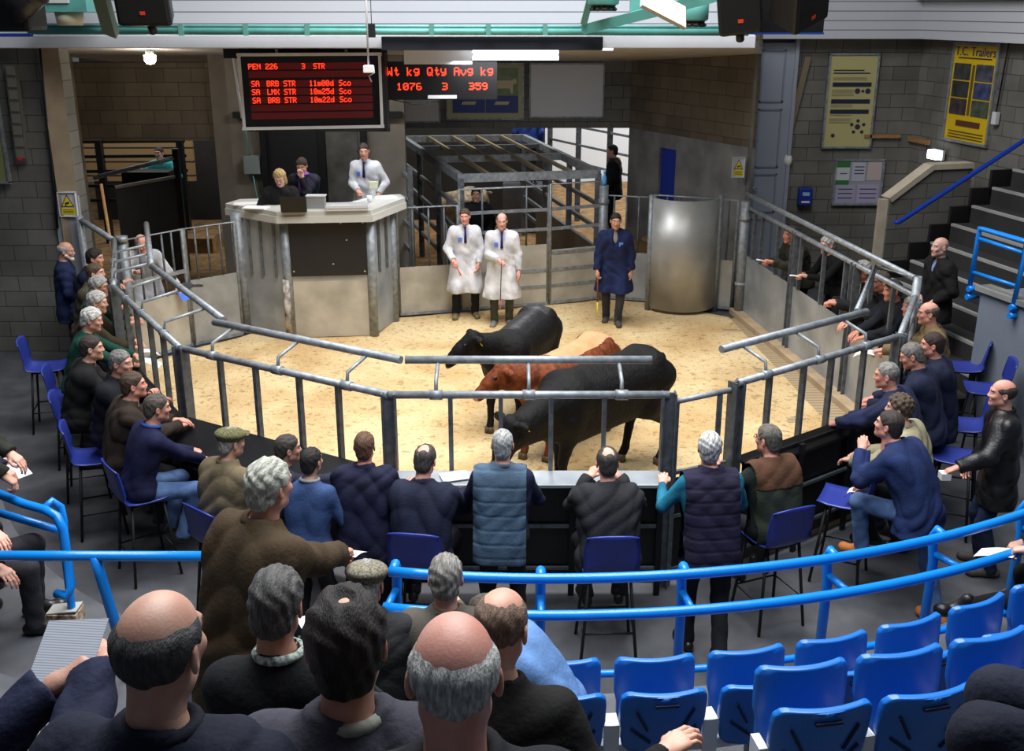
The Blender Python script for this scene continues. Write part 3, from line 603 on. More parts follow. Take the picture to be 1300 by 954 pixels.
# black housing beside and above the board
hs=root('board_housing','black framed housing with slatted side around the big led board','housing',(-3,15.0,3.6)); O=(-3,15.0,3.6)
L0,L1=atY(284,60,15.0),atY(284,170,15.0)
m=MB(O); m.box(L0.x,14.95,4.02,atY(485,60,15.0).x,15.3,4.22); m.box(L0.x+0.24,14.98,3.0,L0.x+0.34,15.3,4.1); m.box(atY(480,60,15).x,14.98,3.0,atY(488,60,15).x,15.3,4.1); m.build('housing_frame',DARKM,hs)
MB(O).box(L0.x+0.24,15.3,2.96,atY(488,60,15).x,15.34,4.2).build('housing_back',RUBBER,hs)
m=MB(O)
for i in range(4): 
    x=L0.x+0.03+i*0.07; m.beam((x,15.35-i*0.1,4.0-0.0*i),(x+0.06,15.35-i*0.1,3.15-0.05*i),0.03,0.03,(0,1,0))
m.build('side_slat',WHITE,hs)
p=atY(558.5,102.5,15.3)
b2=root('led_weight_board','smaller red led board showing weight, quantity and average','led board',p,R_(3)); w,h=0.83,0.27
MB().box(-w,0.0,-h,w,0.12,h).build('screen_case',mat('board_black',(12,10,11),0.35),b2)
[led_line(w_,-0.765+0.097*k_,0.19,0.097,0.12,b2) for w_,k_ in (('Wt',0),('kg',3),('Qty',6),('Avg',10),('kg',14))]; led_line('1076',-0.63,-0.03,0.095,0.1,b2); led_line('3',0.03,-0.03,0.095,0.1,b2); led_line('359',0.42,-0.03,0.095,0.1,b2)
MB().box(-0.18,-0.012,-0.255,0.24,0.0,-0.205).build('maker_strip',WHITE,b2)
MB().tube([(-0.7,0.05,-0.27),(-0.4,0.05,-0.34),(-0.0,0.05,-0.3)],0.008,6).build('cable',RUBBER,b2)
for x in (-0.5,0.5): MB().box(x-0.015,0.04,h,x+0.015,0.07,h+0.25).build('hanger',DARKM,b2)
# black beam with white panel
m=MB((-1.9,13.7,4.2)); a_=atY(485,55,13.65); b_=atY(765,55,13.65); tag(MB(a_).beam(a_,b_,0.14,0.17).build('roller_door_beam',mat('dark_blue_grey_beam',(52,56,66),0.45,0.3),loc=a_,bevel=0.01),'dark blue-grey beam along the lip of the soffit above the ring gates','beam')
a_=atY(513,72,14.5); b_=atY(599,72,14.5); tag(MB(a_).beam(a_,b_,0.04,0.2).build('light_diffuser_panel',WHITE,loc=a_),'plain white panel beside the fluorescent lights','panel')
for (x0,x1,y,Y,l) in ((600,709,65,14.2,'upper fluorescent tube fitting over the ring gates'),(600,709,73.5,14.2,'lower fluorescent tube fitting over the ring gates'),(712,778,61,14.4,'short visible fluorescent tube fitting right of the beam')):
    a_=atY(x0,y,Y); b_=atY(x1,y,Y); r=root('fluorescent_light',l,'light',a_,0,'fluorescent tubes under the soffit')
    MB(a_).tube([a_,b_],0.03,10).build('tube_lamp',TUBEL,r); MB(a_).beam(a_+Vector((0,0.05,0.05)),b_+Vector((0,0.05,0.05)),0.08,0.03).build('fitting',WHITE,r)
# notice boards on the back lintel
def framed(name,label,cat,TL,TR,BL,m,fw=0.03,fm=GALV,group=None):
    TL,TR,BL=map(Vector,(TL,TR,BL)); x=(TR-TL); y=(BL-TL); c=TL+x/2+y/2; r=root(name,label,cat,c,math.atan2(x.y,x.x),group)
    w=x.length/2; h=y.length/2
    MB().box(-w,0,-h,w,0.03,h).build('panel',m,r)
    b=MB()
    for z in (-h,h): b.box(-w-fw/2,-0.02,z-fw/2,w+fw/2,0.03,z+fw/2)
    for xx in (-w,w): b.box(xx-fw/2,-0.02,-h,xx+fw/2,0.03,h)
    b.build('frame',fm,r); return r,w,h
Yb=19.47
TAN=mat('khaki_board',(170,168,128),0.6)
framed('notice_board','plain white framed board partly behind the small led board','notice board',atY(486,92,Yb),atY(558,92,Yb),atY(486,155,Yb),WHITE)
framed('notice_board','plain white framed board right of the cattle posters','notice board',atY(673,81,Yb),atY(767,81,Yb),atY(673,149,Yb),WHITE)
r,w,h=framed('poster_frame','khaki framed board with two cattle posters above the ring gates','poster board',atY(567,81,Yb),atY(665,81,Yb),atY(567,151,Yb),TAN)
for k,(x,) in enumerate(((-0.08*w,),(0.50*w,))):
    ww=0.42*w*0.92; x0=x-ww*1.0 if k==0 else x-ww; x0=(-0.92 if k==0 else -0.05)*w+0.05; x1=x0+0.85*w
    MB().box(x0,-0.01,-0.15*h,x1,-0.002,0.85*h).build('poster_photo',mat('green_field_print',(96,128,76),0.5,0,0,6,col2=(134,140,120)),r)
    MB().box(x0,-0.012,-0.78*h,x1,-0.002,-0.15*h).build('poster_caption',mat('blue_print',(40,60,130),0.5),r)
    m=MB(); cx=(x0+x1)/2; m.obox((cx,-0.016,-0.42*h),(0.42*(x1-x0),0,0),(0,0.006,0),(0.03,0,0.12*h)); m.build('caption_mark',mat('pale_gold_print',(200,196,150),0.5),r)
    bd=MB(); bd.lathe([(0,-0.003),(0.0,0.003)],n=4); 
    cow=[(-0.36,0.1),(-0.38,0.35),(-0.2,0.42),(0.28,0.42),(0.42,0.5),(0.46,0.34),(0.34,0.25),(0.33,-0.08),(0.27,-0.08),(0.24,0.12),(-0.2,0.12),(-0.24,-0.08),(-0.3,-0.08),(-0.3,0.15)]
    W2=(x1-x0); vs=[(cx+u*W2,-0.014,v*h*0.95) for u,v in cow]; bd.add(vs,[tuple(range(len(vs)))]); bd.build('cow_picture',mat('cream_cow_print',(206,190,160),0.6),r)
# ---------------------------------------------------------------- right back wall: door, posters
YW=17.48
a_,b_=atY(957,60,YW),atY(1000,60,YW)
x0=3.98; x1=4.64
dr=MB().box(x0,17.42,0,x1,17.5,4.15).build('door_3',GREYD); struct(dr)
m=MB()
for z0,z1 in ((3.2,4.05),(2.12,3.1),(1.35,2.02),(0.2,1.25)):
    for (u0,v0,u1,v1) in ((x0+0.12,z0,x1-0.14,z0+0.03),(x0+0.12,z1-0.03,x1-0.14,z1),(x0+0.12,z0,x0+0.15,z1),(x1-0.17,z0,x1-0.14,z1)): m.box(u0,17.40,v0,u1,17.43,v1)
m.box(x0+0.12,17.405,0.2,x1-0.14,17.425,0.22)
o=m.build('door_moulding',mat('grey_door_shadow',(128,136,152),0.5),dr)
m=MB(); m.box(x0+0.04,17.36,1.66,x0+0.07,17.42,1.84); m.tube([(x0+0.05,17.36,1.78),(x0+0.19,17.34,1.78)],0.012,8); m.build('door_handle',CHROME,dr)
m=MB(); m.box(x0-0.05,17.38,0,x0,17.5,4.2); m.box(x1,17.38,0,x1+0.06,17.5,4.2); struct(m.build('trim_4',GREYD))
def atw(px,py): return hit(px,py,(0,YW-0.03,0),(0,1,0))
KH=mat('khaki_poster',(178,172,120),0.45)
r,w,h=framed('poster_frame','tall khaki framed sale notice with navy bands on the right wall','poster',atw(1049,69),atw(1111,69),atw(1049,187),KH)
m=MB(); 
for z in (0.66,0.60): m.box(-0.8*w,-0.006,(z-0.012)*h,(0.45 if z==0.66 else 0.7)*w,0,(z+0.012)*h)
for z in (0.5,0.46,0.24,0.2,0.16,0.12,-0.08,-0.12,-0.3,-0.38,-0.42,-0.46): m.box(-0.8*w,-0.005,(z-0.004)*h,(0.1 if z<0.25 else 0.6)*w,0,(z+0.004)*h)
m.build('printed_lines',INK,r)
m=MB()
for z in (0.36,0.0,-0.22): m.box(-0.8*w,-0.008,(z-0.045)*h,0.8*w,0,(z+0.045)*h)
m.build('navy_band',mat('navy_print',(28,36,58),0.5),r)
m=MB()
for (u,v,rr) in ((0.25,0.22,0.11),(0.47,0.22,0.06),(0.68,0.22,0.11),(0.4,-0.55,0.11),(0.15,-0.5,0.07),(0.65,-0.5,0.07),(0.4,-0.42,0.07),(0.25,-0.66,0.07),(0.6,-0.66,0.07),(-0.6,-0.74,0.08)): m.tube([(u*w,-0.008,v*h),(u*w,0,v*h)],rr*w,16)
m.build('round_print_mark',INK,r)
r,w,h=framed('notice_board','low framed notice board with green headed sheets','notice board',atw(1059,204),atw(1120,203),atw(1059,260),mat('pale_notice',(150,152,162),0.5))
for (u0,u1,v0,v1,c) in ((-0.95,-0.4,0.05,0.9,(190,196,200)),(-0.3,0.25,0.05,0.9,(176,178,196)),(0.35,0.92,0.1,0.92,(186,170,170)),(-0.9,-0.1,-0.92,-0.1,(160,156,182)),(0.0,0.9,-0.92,-0.1,(168,160,190))):
    MB().box(u0*w,-0.006,v0*h,u1*w,0,v1*h).build('notice_sheet',mat('sheet_%d_%d_%d'%c,c,0.7),r)
MB().box(-0.95*w,-0.009,0.68*h,-0.4*w,0,0.95*h).build('green_heading',mat('green_print',(50,110,60),0.6),r); MB().box(-0.95*w,-0.009,-0.1*h,-0.4*w,0,0.1*h).build('green_heading',MATS['green_print'],r)
m=MB()
for u0,u1,v in ((-0.2,0.2,0.7),(-0.2,0.2,0.55),(-0.2,0.2,0.4),(-0.8,-0.2,-0.3),(-0.8,-0.2,-0.5),(-0.8,-0.2,-0.7),(0.1,0.8,-0.3),(0.1,0.8,-0.5),(0.1,0.8,-0.7),(-0.8,-0.5,0.4)): m.box(u0*w,-0.008,(v-0.02)*h,u1*w,0,(v+0.02)*h)
m.build('printed_lines',INK,r)
p=atw(1021,249); r=root('dispenser_box','small blue dispenser box on the block wall beside the notices','dispenser',p); MB().box(-0.115,-0.1,-0.15,0.115,0.03,0.15).build('box_body',mat('deep_blue_plastic',(28,52,150),0.4),r,bevel=0.02); MB().box(-0.06,-0.104,0.02,0.06,-0.1,0.08).build('pale_label',mat('pale_blue_print',(150,190,220),0.5),r); MB().box(-0.07,-0.104,-0.1,0.07,-0.1,-0.07).build('white_strip',PAPER,r)
p=atw(1000,203); r=root('wall_sounder','oval white sounder fixed to the block wall by the grey door','alarm',p); MB().lathe([(0,0.09),(0.05,0.085),(0.085,0.05),(0.095,0),(0.095,-0.03)],n=20,axis=(0,-1,0)).build('cover',PAPER,r); 
for ch in r.children: ch.scale=(0.75,1,1.25)
a_=atw(1026,72);b_=atw(1003,164); tag(MB(a_).beam(a_,b_,0.1,0.05,(0,1,0)).build('cable_trunking',mat('brown_trunking',(116,106,88),0.7),loc=a_),'long brown cable trunking slanting down the block wall','trunking')
o=MB().box(-0.3,-0.02,-0.03,0.3,0.03,0.03).build('wood_batten',WOOD,loc=atw(1120,173)); tag(o,'short timber batten low on the wall right of the khaki poster','batten')
# signs with warning triangle
def camera_sign(label,TL,TR,BL):
    r,w,h=framed('warning_sign',label,'sign',TL,TR,BL,mat('sign_white',(196,200,206),0.5),0.01,WHITE)
    MB().box(-0.8*w,-0.005,-0.85*h,0.8*w,0,-0.3*h).build('yellow_panel',YEL,r)
    m=MB(); m.add([(-0.75*w,-0.006,-0.2*h),(0.75*w,-0.006,-0.2*h),(0,-0.006,0.85*h)],[(0,1,2)]); m.build('triangle_border',INK,r)
    m=MB(); m.add([(-0.6*w,-0.009,-0.13*h),(0.6*w,-0.009,-0.13*h),(0,-0.009,0.7*h)],[(0,1,2)]); m.build('triangle',YEL,r)
    m=MB(); m.obox((0,-0.012,0.12*h),(0.45*w,0,0.14*w),(0,0.004,0),(-0.05*w,0,0.2*w)); m.obox((-0.18*w,-0.012,-0.02*h),(0.08*w,0,0),(0,0.004,0),(0,0,0.18*h)); m.build('camera_symbol',INK,r)
    m=MB()
    for v in (-0.45,-0.58,-0.7): m.box(-0.6*w,-0.008,(v-0.025)*h,0.6*w,0,(v+0.025)*h)
    m.build('small_print',mat('brown_print',(120,110,30),0.6),r); return r
def atl(px,py): return hit(px,py,(0,13.88,0),(0,1,0))
camera_sign('white and yellow camera warning sign low on the left wall corner',atl(75,245),atl(97,244),atl(75,275))
a_=Vector((3.86,16.6,0)); 
def ats(px,py): return hit(px,py,(0,16.56,0),(0,1,0))
camera_sign('small white and yellow camera warning sign left of the grey door',ats(930,200),ats(945,200),ats(930,225))
# right wall items
WN=Vector((WR1.y-WR0.y,-(WR1.x-WR0.x),0)).normalized(); PW=Vector((WR0.x,WR0.y,0))+WN*(-0.03 if WN.x>0 else 0.03)
def atr(px,py): return hit(px,py,PW,WN)
TL,TR,BL=atr(1213,55),atr(1270,57),atr(1213,176)
BL=Vector((TL.x,TL.y,atr(1196,176).z))
YP=mat('yellow_poster',(214,180,20),0.45)
r,w,h=framed('trailer_poster','yellow poster headed TC Trailers on the right hand wall','poster',TL,TR,BL,YP,0.04)
NAVY=mat('navy_lettering',(24,34,110),0.5)
text_part('heading_text','T.C. Trailers',0.185,NAVY,r,(0,-0.012,0.84*h),(math.pi/2,0,0))
MB().box(-0.75*w,-0.006,0.70*h,0.75*w,0,0.725*h).build('printed_line',INK,r)
k=0
for j in range(3):
    for i in range(2):
        x0=-0.88*w if i==0 else 0.12*w; z1=(0.6-0.36*j)*h; c=[(40,42,44),(52,54,66),(36,38,40),(44,52,84),(44,36,40),(50,56,48)][k]
        MB().box(x0,-0.008,z1-0.33*h,x0+0.76*w,0,z1).build('trailer_picture',mat('trailer_print_%d'%k,c,0.5,0,0,7,col2=tuple(min(255,int(v*1.5)+10) for v in c)),r); k+=1
m=MB(); 
m.box(-0.05*w,-0.007,-0.44*h,0.05*w,0,0.58*h)
for z in (-0.8,-0.86,-0.92): m.box(-0.8*w,-0.007,(z-0.012)*h,0.8*w,0,(z+0.012)*h)
m.build('printed_text_block',mat('brown_ink',(96,80,30),0.6),r)
MB().box(-0.5*w,-0.007,-0.68*h,0.6*w,0,-0.56*h).build('trailer_hitch_picture',mat('brown_hitch_print',(90,50,34),0.6),r)
p=atr(1191,195.5)-Vector((0.1,0.1,0)); r=root('emergency_light','lit white emergency light box on the right wall corner','light',p,math.atan2(WR1.y-WR0.y,WR1.x-WR0.x)); MB().box(-0.13,-0.05,-0.07,0.13,0.05,0.07).build('lit_cover',mat('lit_cover',(255,255,255),0.4,emit=(240,248,255),estr=5),r,bevel=0.01); MB().box(-0.14,0.05,-0.08,0.14,0.09,0.08).build('back_box',WHITE,r)
p=atr(1266,150); r=root('wall_switch','small pale switch with cable beside the yellow poster','switch',p,math.atan2(WR1.y-WR0.y,WR1.x-WR0.x)); MB().box(-0.05,-0.06,-0.09,0.05,0.0,0.09).build('switch_box',WHITE,r); MB().tube([(0,-0.03,0.09),(0.05,-0.03,1.0),(0.12,-0.03,2.0)],0.012,6).build('cable',RUBBER,r)
tag(MB().box(-0.35,-0.04,-0.04,0.35,0.0,0.04).build('wood_batten',WOOD,loc=atr(1165,178),rz=math.atan2(WR1.y-WR0.y,WR1.x-WR0.x)),'timber batten on the angled wall left of the yellow poster','batten')
# left wall items
r,w,h=framed('poster_frame','olive green framed board cut by the left edge of the photo','poster board',atl(-34,82),atl(2,82),atl(-34,231),mat('olive_board',(130,134,92),0.5))
a_=atl(14,82); b_=atl(28,203); r=root('strip_display','tall grey strip of small panels on the left wall','strip panel',(a_+b_)/2); m=MB((a_+b_)/2); m.beam(a_,b_,0.15,0.06,(0,1,0)); m.build('strip_body',mat('strip_grey',(88,86,80),0.7),r)
m=MB((a_+b_)/2)
for k in range(8): m.beam(a_.lerp(b_,(k+0.1)/8)-Vector((0,0.035,0)),a_.lerp(b_,(k+0.85)/8)-Vector((0,0.035,0)),0.11,0.01,(0,1,0))
m.build('strip_cells',mat('strip_cell',(110,108,100),0.7),r)
MB((a_+b_)/2).box(b_.x-0.04,b_.y-0.05,b_.z,b_.x+0.02,b_.y-0.03,b_.z+0.04).build('red_light',mat('red_lamp',(200,40,60),0.5),r)
tag(MB(a_).tube([atl(50,58),atl(66,210),atl(73,290)],0.018,8).build('wall_cable',RUBBER,loc=a_),'black cable running down the left block wall','cable')
# lamp under the soffit
p=atY(190,70,15.2); r=root('bulkhead_lamp','lit white jar lamp hanging under the left soffit','lamp',p); MB().lathe([(0,-0.13),(0.05,-0.12),(0.08,-0.08),(0.085,0.0),(0,0.0)],n=20).build('lamp_glass',LAMPM,r); MB().lathe([(0,0.0),(0.06,0),(0.06,0.05),(0.03,0.07),(0.03,0.12),(0,0.12)],n=16).build('lamp_base',WHITE,r)
pl=bpy.data.lights.new('lamp_glow','POINT'); pl.energy=22; pl.color=(1,0.9,0.75); pl.shadow_soft_size=0.09; o=bpy.data.objects.new('lamp_glow',pl); COL.objects.link(o); o.parent=r; o.location=(0,-0.1,-0.22)
# ---------------------------------------------------------------- overhead equipment
BP=13.6
def aB(px,py,Y=13.5): return atY(px,py,Y)
t=root('overhead_beam','long teal tube beam clamped across the white cladding','beam',aB(500,39)); O=aB(500,39)
MB(O).tube([aB(36,39),aB(950,41)],0.045,12).tube([aB(36,33),aB(950,34.5)],0.02,8).build('beam_tube',TEAL,t)
for x in (230,312,390,548,620,692): p=aB(x,38,13.45); MB(O).box(p.x-0.03,p.y-0.03,p.z-0.07,p.x+0.03,p.y+0.03,p.z+0.07).build('clamp',mat('teal_clamp',(110,170,160),0.4,0.3),t)
def speaker(label,px,py,Y,w,hh,dd,rot,cat='loudspeaker'):
    p=atY(px,py,Y); r=root('loudspeaker',label,cat,p); r.rotation_euler=rot
    m=MB(); pr=[(-w/2,-dd/2),(w/2,-dd/2),(w/2*0.7,dd/2),(-w/2*0.7,dd/2)]; m.prism(pr,-hh/2,hh/2); m.build('cabinet',mat('speaker_black',(15,15,17),0.5),r,bevel=0.05)
    MB().box(-w/2*0.86,-dd/2-0.006,-hh/2*0.88,w/2*0.86,-dd/2+0.01,hh/2*0.88).build('grille',mat('speaker_grille',(9,9,10),0.7),r,bevel=0.02)
    MB().box(-0.03,-dd/2-0.012,-hh/2*0.62,0.03,-dd/2-0.004,-hh/2*0.62+0.04).build('orange_badge',mat('orange_badge',(230,70,30),0.5),r)
    m=MB(); m.tube([(0,0,-hh/2-0.01),(0,0.05,-hh/2-0.12)],0.05,10); m.box(-0.16,-0.02,-hh/2-0.03,0.16,0.06,-hh/2); m.build('mount_bracket',DARKM,r); return r
speaker('black loudspeaker with orange badge over the left opening',184,-12,12.7,0.66,0.75,0.42,(R_(12),0,0))
speaker('black loudspeaker with orange badge above the grey door',937,-4,12.4,0.52,0.78,0.42,(R_(14),R_(-8),R_(-8)))
speaker('black loudspeaker cut by the top edge, right of the badged one',1012,-6,12.0,0.55,0.62,0.5,(R_(20),R_(-22),R_(30)))
r=root('projector_panel','black blue edged panel behind the right loudspeakers','panel',atY(1000,8,12.8)); MB().box(-0.45,0,-0.3,0.45,0.05,0.17).build('panel_board',BLACKB,r); MB().box(-0.46,-0.01,-0.32,0.46,0.04,-0.3).build('blue_edge',mat('blue_edge',(20,60,150),0.5),r)
r=root('spotlight','big black stage spotlight in the top left corner','spotlight',atY(14,6,11.5)); MB().box(-0.6,0.1,-0.28,0.12,0.6,0.6).build('lamp_body',RUBBER,r,bevel=0.05); MB().tube([(0.0,0,0.0),(0.12,0,0.05),(0.42,0.0,0.22)],[0.2,0.19,0.13],20).build('lamp_barrel',BLACKB,r); 
m=MB()
for f in (0.3,0.5,0.7,0.9): c=Vector((0.42*f,0,0.22*f)); m.tube([c,c+Vector((0.02,0,0.01))],0.2-0.05*f,20)
m.build('cooling_fin',DARKM,r)
tag(MB(atY(20,43,13.3)).beam(atY(0,44.5,13.3),atY(40,44.5,13.3),0.1,0.04).build('blue_strip',mat('blue_edge',(20,60,150)),loc=atY(20,43,13.3)),'short dark blue strip under the top left spotlight','strip')
r=root('junction_housing','teal plastic housing with cream cap at the top left','equipment box',atY(86,4,13.2)); MB().box(-0.3,-0.2,-0.1,0.3,0.2,0.3).build('housing_body',TEAL,r); MB().lathe([(0,-0.26),(0.15,-0.26),(0.17,-0.1),(0,-0.1)],n=24).build('cream_cap',mat('cream_plastic',(205,205,180)),r); MB().box(-0.18,-0.22,0.0,0.1,-0.19,0.14).build('white_block',WHITE,r)
tag(MB(atY(137,20,13)).beam(atY(126,-12,12.6),atY(141,42,13.3),0.17,0.1,(0,1,0)).build('roof_strut',mat('grey_green_steel',(110,128,116),0.5,0.2),loc=atY(137,20,13)),'grey-green steel strut beside the left loudspeaker','strut')
a_=atY(747,34,13.3); 
r=root('roof_frame','teal steel roof struts meeting at the beam, upper right','roof frame',a_); MB(a_).beam(atY(742,37,13.4),atY(826,16,12.4),0.12,0.09,(0,1,0)).beam(atY(826,16,12.4),atY(905,-4,11.6),0.12,0.09,(0,1,0)).build('long_strut',TEAL,r); MB(a_).beam(atY(741,30,13.3),atY(750,-5,13.1),0.08,0.06,(0,1,0)).build('short_strut',TEAL,r); MB(a_).box(*(atY(800,20,12.8)),*(atY(806,-8,12.8)+Vector((0.1,0.1,0)))).build('upright_strut',TEAL,r)
def can(label,px,py,Y,rr):
    p=atY(px,py,Y); r=root('downlight',label,'light fitting',p); MB().lathe([(0,0.25),(rr,0.25),(rr,0.0),(rr*0.9,-0.02),(0,-0.02)],n=24).build('housing',TEAL,r)
    m=MB(); 
    for k in range(12): a=k*math.pi/6; m.beam((rr*0.5*math.cos(a),rr*0.5*math.sin(a),-0.02),(rr*0.85*math.cos(a),rr*0.85*math.sin(a),-0.08),0.05,0.03)
    m.lathe([(0,-0.09),(rr*0.7,-0.06),(rr*0.85,-0.01)],n=18); m.build('dark_louvre',DARKM,r)
can('teal round fitting with dark louvre, upper centre right',766,4,13.0,0.19); can('teal round fitting with dark underside between the louvre light and speaker',881,24,12.8,0.17)
p=atY(842,9,11.4); r=root('louvre_light','cream square louvred light tilted beside the teal struts','light fitting',p); r.rotation_euler=(R_(35),R_(25),R_(10))
m=MB(); m.box(-0.27,-0.2,-0.02,0.27,0.2,0.02)
m.build('cream_case',mat('cream_case',(214,204,180),0.6),r)
m=MB()
for i in range(4):
    for j in range(3): m.box(-0.25+i*0.13,-0.18+j*0.125,-0.03,-0.14+i*0.13,-0.075+j*0.125,-0.02)
m.build('louvre_cells',mat('louvre_cell',(190,178,150),0.6),r)
p=atY(468,87,13.0); r=root('hanging_camera','small white camera hanging on a thin cable before the led board','camera',p); MB().box(-0.06,-0.07,-0.05,0.06,0.06,0.04).build('camera_body',PAPER,r,bevel=0.01); MB().tube([(0.0,0,0.04),(0.005,0,1.2)],0.012,6).build('drop_cable',mat('white_cable',(190,190,190),0.5),r); MB().tube([(0.06,0,0.02),(0.07,0,-0.05),(0.0,0,-0.09),(0.03,0,-0.16)],0.008,6).build('loose_cable',WHITE,r)
p=atY(472,39,13.3); tag(MB().box(-0.04,-0.04,-0.08,0.04,0.04,0.08).tube([(0,0,0.08),(0,0,0.5)],0.005,6).build('remote_pendant',RUBBER,loc=p),'small black pendant box hanging by the teal beam','pendant')
# ---------------------------------------------------------------- blue hand rails of the stand
def pol(r,a,z):
    if r<5.6 and a>0: r=r+0.16*(a/33.0)**2
    a=R_(a); return Vector((TC.x+r*math.sin(a),TC.y-r*math.cos(a),z))
RR=5.2; RZ=1.62
br=root('curved_hand_rail','curved double blue hand rail along the front of the stand','hand rail',pol(RR,0,0)); O=pol(RR,0,0)
angs=[-10.0+i*2 for i in range(36)]
MB(O).tube([pol(RR,a,RZ) for a in angs],0.03,12).build('upper_rail',BLUER,br)
MB(O).tube([pol(RR+0.14,a,RZ-0.15) for a in angs],0.03,12).build('lower_rail',BLUER,br)
for a in (-9.8,-0.4,8.8,19.0,27.5,36,44):
    MB(O).tube([pol(RR-0.0,a,RZ),pol(RR-0.06,a,RZ+0.015),pol(RR-0.09,a,RZ-0.05),pol(RR-0.06,a,RZ-0.2),pol(RR-0.08,a,0.0)],0.03,10).tube([pol(RR-0.05,a,RZ-0.15),pol(RR+0.13,a,RZ-0.15)],0.022,8).build('rail_post',BLUER,br)
MB(O).tube([pol(RR+0.3,a,1.2) for a in angs[4:]],0.022,10).build('foot_rail',BLUER,br)
lr=root('straight_hand_rail','straight blue hand rail left of the aisle in front of the seats','hand rail',(-2.2,5.35,0)); O=(-2.2,5.35,0)
MB(O).tube([(-3.9,5.36,1.62),(-1.78,5.35,1.62)],0.03,12).build('upper_rail',BLUER,lr)
MB(O).tube([(-2.46,5.35,1.62),(-2.44,5.34,1.5),(-2.2,5.3,0.0)],0.032,10).build('rail_post',BLUER,lr)
lp_=root('looped_hand_rail','double blue hand rail with rounded end by the left edge','hand rail',(-2.9,5.3,0)); O=(-2.9,5.3,0)
def q(px,py,Y): return atY(px,py,Y)
MB(O).tube([q(-60,606,6.3),q(0,628,6.15),q(30,640,6.1),q(58,648,6.0),q(72,656,5.95),q(80,672,5.93),q(84,700,5.9),q(90,745,5.85),q(86,757,5.8),q(72,754,5.85)],0.03,12).build('looped_rail',BLUER,lp_)
MB(O).tube([q(-60,634,6.3),q(15,656,6.15),q(76,674,6.05)],0.026,12).build('second_rail',BLUER,lp_)
MB(O).tube([q(56,646,6.05),q(66,636,6.12),q(77,644,6.12),q(81,662,6.1),q(82,700,6.05),q(92,780,5.9),(q(92,780,5.9).x,5.88,0)],0.026,10).build('rail_post',BLUER,lp_)
# blue railing on the right stand block
rr_=root('stand_end_railing','blue tube railing bolted to the grey end block on the right','railing',(5.5,11.2,1.5)); O=(5.5,11.2,1.5)
A0=hit(1232,372,(5.42,11.2,0),(0.97,0.24,0)); 
def qs(px,py): return hit(px,py,(5.32,11.28,0),(0.957,0.29,0))
P_=[qs(1229,376),qs(1244,290),qs(1304,307),qs(1284,400)]
MB(O).tube([P_[0],P_[0].lerp(P_[1],0.93),P_[1],P_[1].lerp(P_[2],0.07),P_[2].lerp(P_[1],0.07),P_[2],P_[3]],0.028,12).build('outer_tube',BLUER,rr_)
MB(O).tube([qs(1240,302),qs(1301,322)],0.022,10).tube([qs(1236,346),qs(1292,364)],0.022,10).build('cross_tube',BLUER,rr_)
for x,y in ((1233,367),(1231,377),(1287,390),(1285,401)): p=qs(x,y); MB(O).tube([p-Vector((0.04,0.01,0)),p+Vector((0.1,0.03,0))],0.035,10).build('bolt_collar',BLUER,rr_)
a_,b_=atY(1140,283,14.3),atY(1310,172,14.0); 
tag(MB(a_).tube([a_-Vector((0.05,0,-0.02)),a_,b_],0.032,12).build('stair_hand_rail',mat('deep_blue_paint',(20,60,170),0.3),loc=a_),'long dark blue hand rail rising beside the right hand steps','hand rail')
# ---------------------------------------------------------------- chairs
def tall_chair():
    r=root('tall_plastic_chair','','chair'); sh=MB(); n=12; 
    prof=[(-0.21,0.0),(-0.12,-0.012),(0,-0.014),(0.1,-0.006),(0.17,0.01),(0.2,0.05),(0.215,0.12),(0.235,0.24),(0.25,0.33),(0.262,0.37)]   # (back, up); front edge first
    vs=[];m=9
    for (yb,z) in prof:
        wd=0.205 if z<0.3 else 0.19
        if yb<-0.15: wd=0.19
        for i in range(m):
            u=-1+2*i/(m-1); e=abs(u)**3
            vs.append((u*wd, -yb+ (0.03*e if z>0.06 else 0), 0.74+z+(0.018*e if z<0.06 else 0)-(0.03*e if yb>0.255 else 0)))
    k=len(prof); fs=[(j*m+i,j*m+i+1,(j+1)*m+i+1,(j+1)*m+i) for j in range(k-1) for i in range(m-1)]
    sh.add(vs,fs,True); o=sh.build('seat_shell',BLUEC,r); s_=o.modifiers.new('thick','SOLIDIFY'); s_.thickness=0.012; s_.offset=0
    for x in(-1,1):
        for y in(-1,1):
            MB().tube([(x*0.15,y*0.13,0.72),(x*0.21,y*0.2,0.0)],0.0125,8).build('leg',RUBBER,r)
    MB().tube([(-0.19,-0.18,0.25),(0.19,-0.18,0.25),(0.19,0.18,0.25),(-0.19,0.18,0.25),(-0.19,-0.18,0.25)],0.009,6).build('foot_ring',RUBBER,r)
    MB().box(-0.15,-0.14,0.71,0.15,0.14,0.725).build('seat_frame',RUBBER,r)
    return r
CHAIR0=tall_chair(); CH_used=[False]
def chair(label,x,y,yaw):
    if not CH_used[0]:
        CH_used[0]=True; CHAIR0.location=(x,y,0); CHAIR0.rotation_euler=(0,0,R_(yaw)); CHAIR0['label']=label; CHAIR0['group']='tall blue chairs round the ring'; return CHAIR0
    return dup(CHAIR0,(x,y,0),R_(yaw),label,'tall blue chairs round the ring')
def chair_px(label,px,py,yaw,z=0.78): p=at(px,py,z); return chair(label,p.x,p.y,yaw)
chair_px('empty tall blue chair alone by the left block wall',58,462,-75)
chair_px('tall blue chair second from the wall, its back showing behind the black coat',92,500,-75)
chair_px('tall blue chair on the left between two others, behind the dark jackets',103,535,-72)
chair_px('tall blue chair on the left behind the crinkled brown coat',120,575,-68)
chair_px('empty tall blue chair turned sideways right of the gilet man',1075,628,62)
chair_px('empty tall blue chair beside the grey block, rearmost on the right',1222,462,75)
chair_px('empty tall blue chair against the grey block, nearer of the pair',1252,490,75)
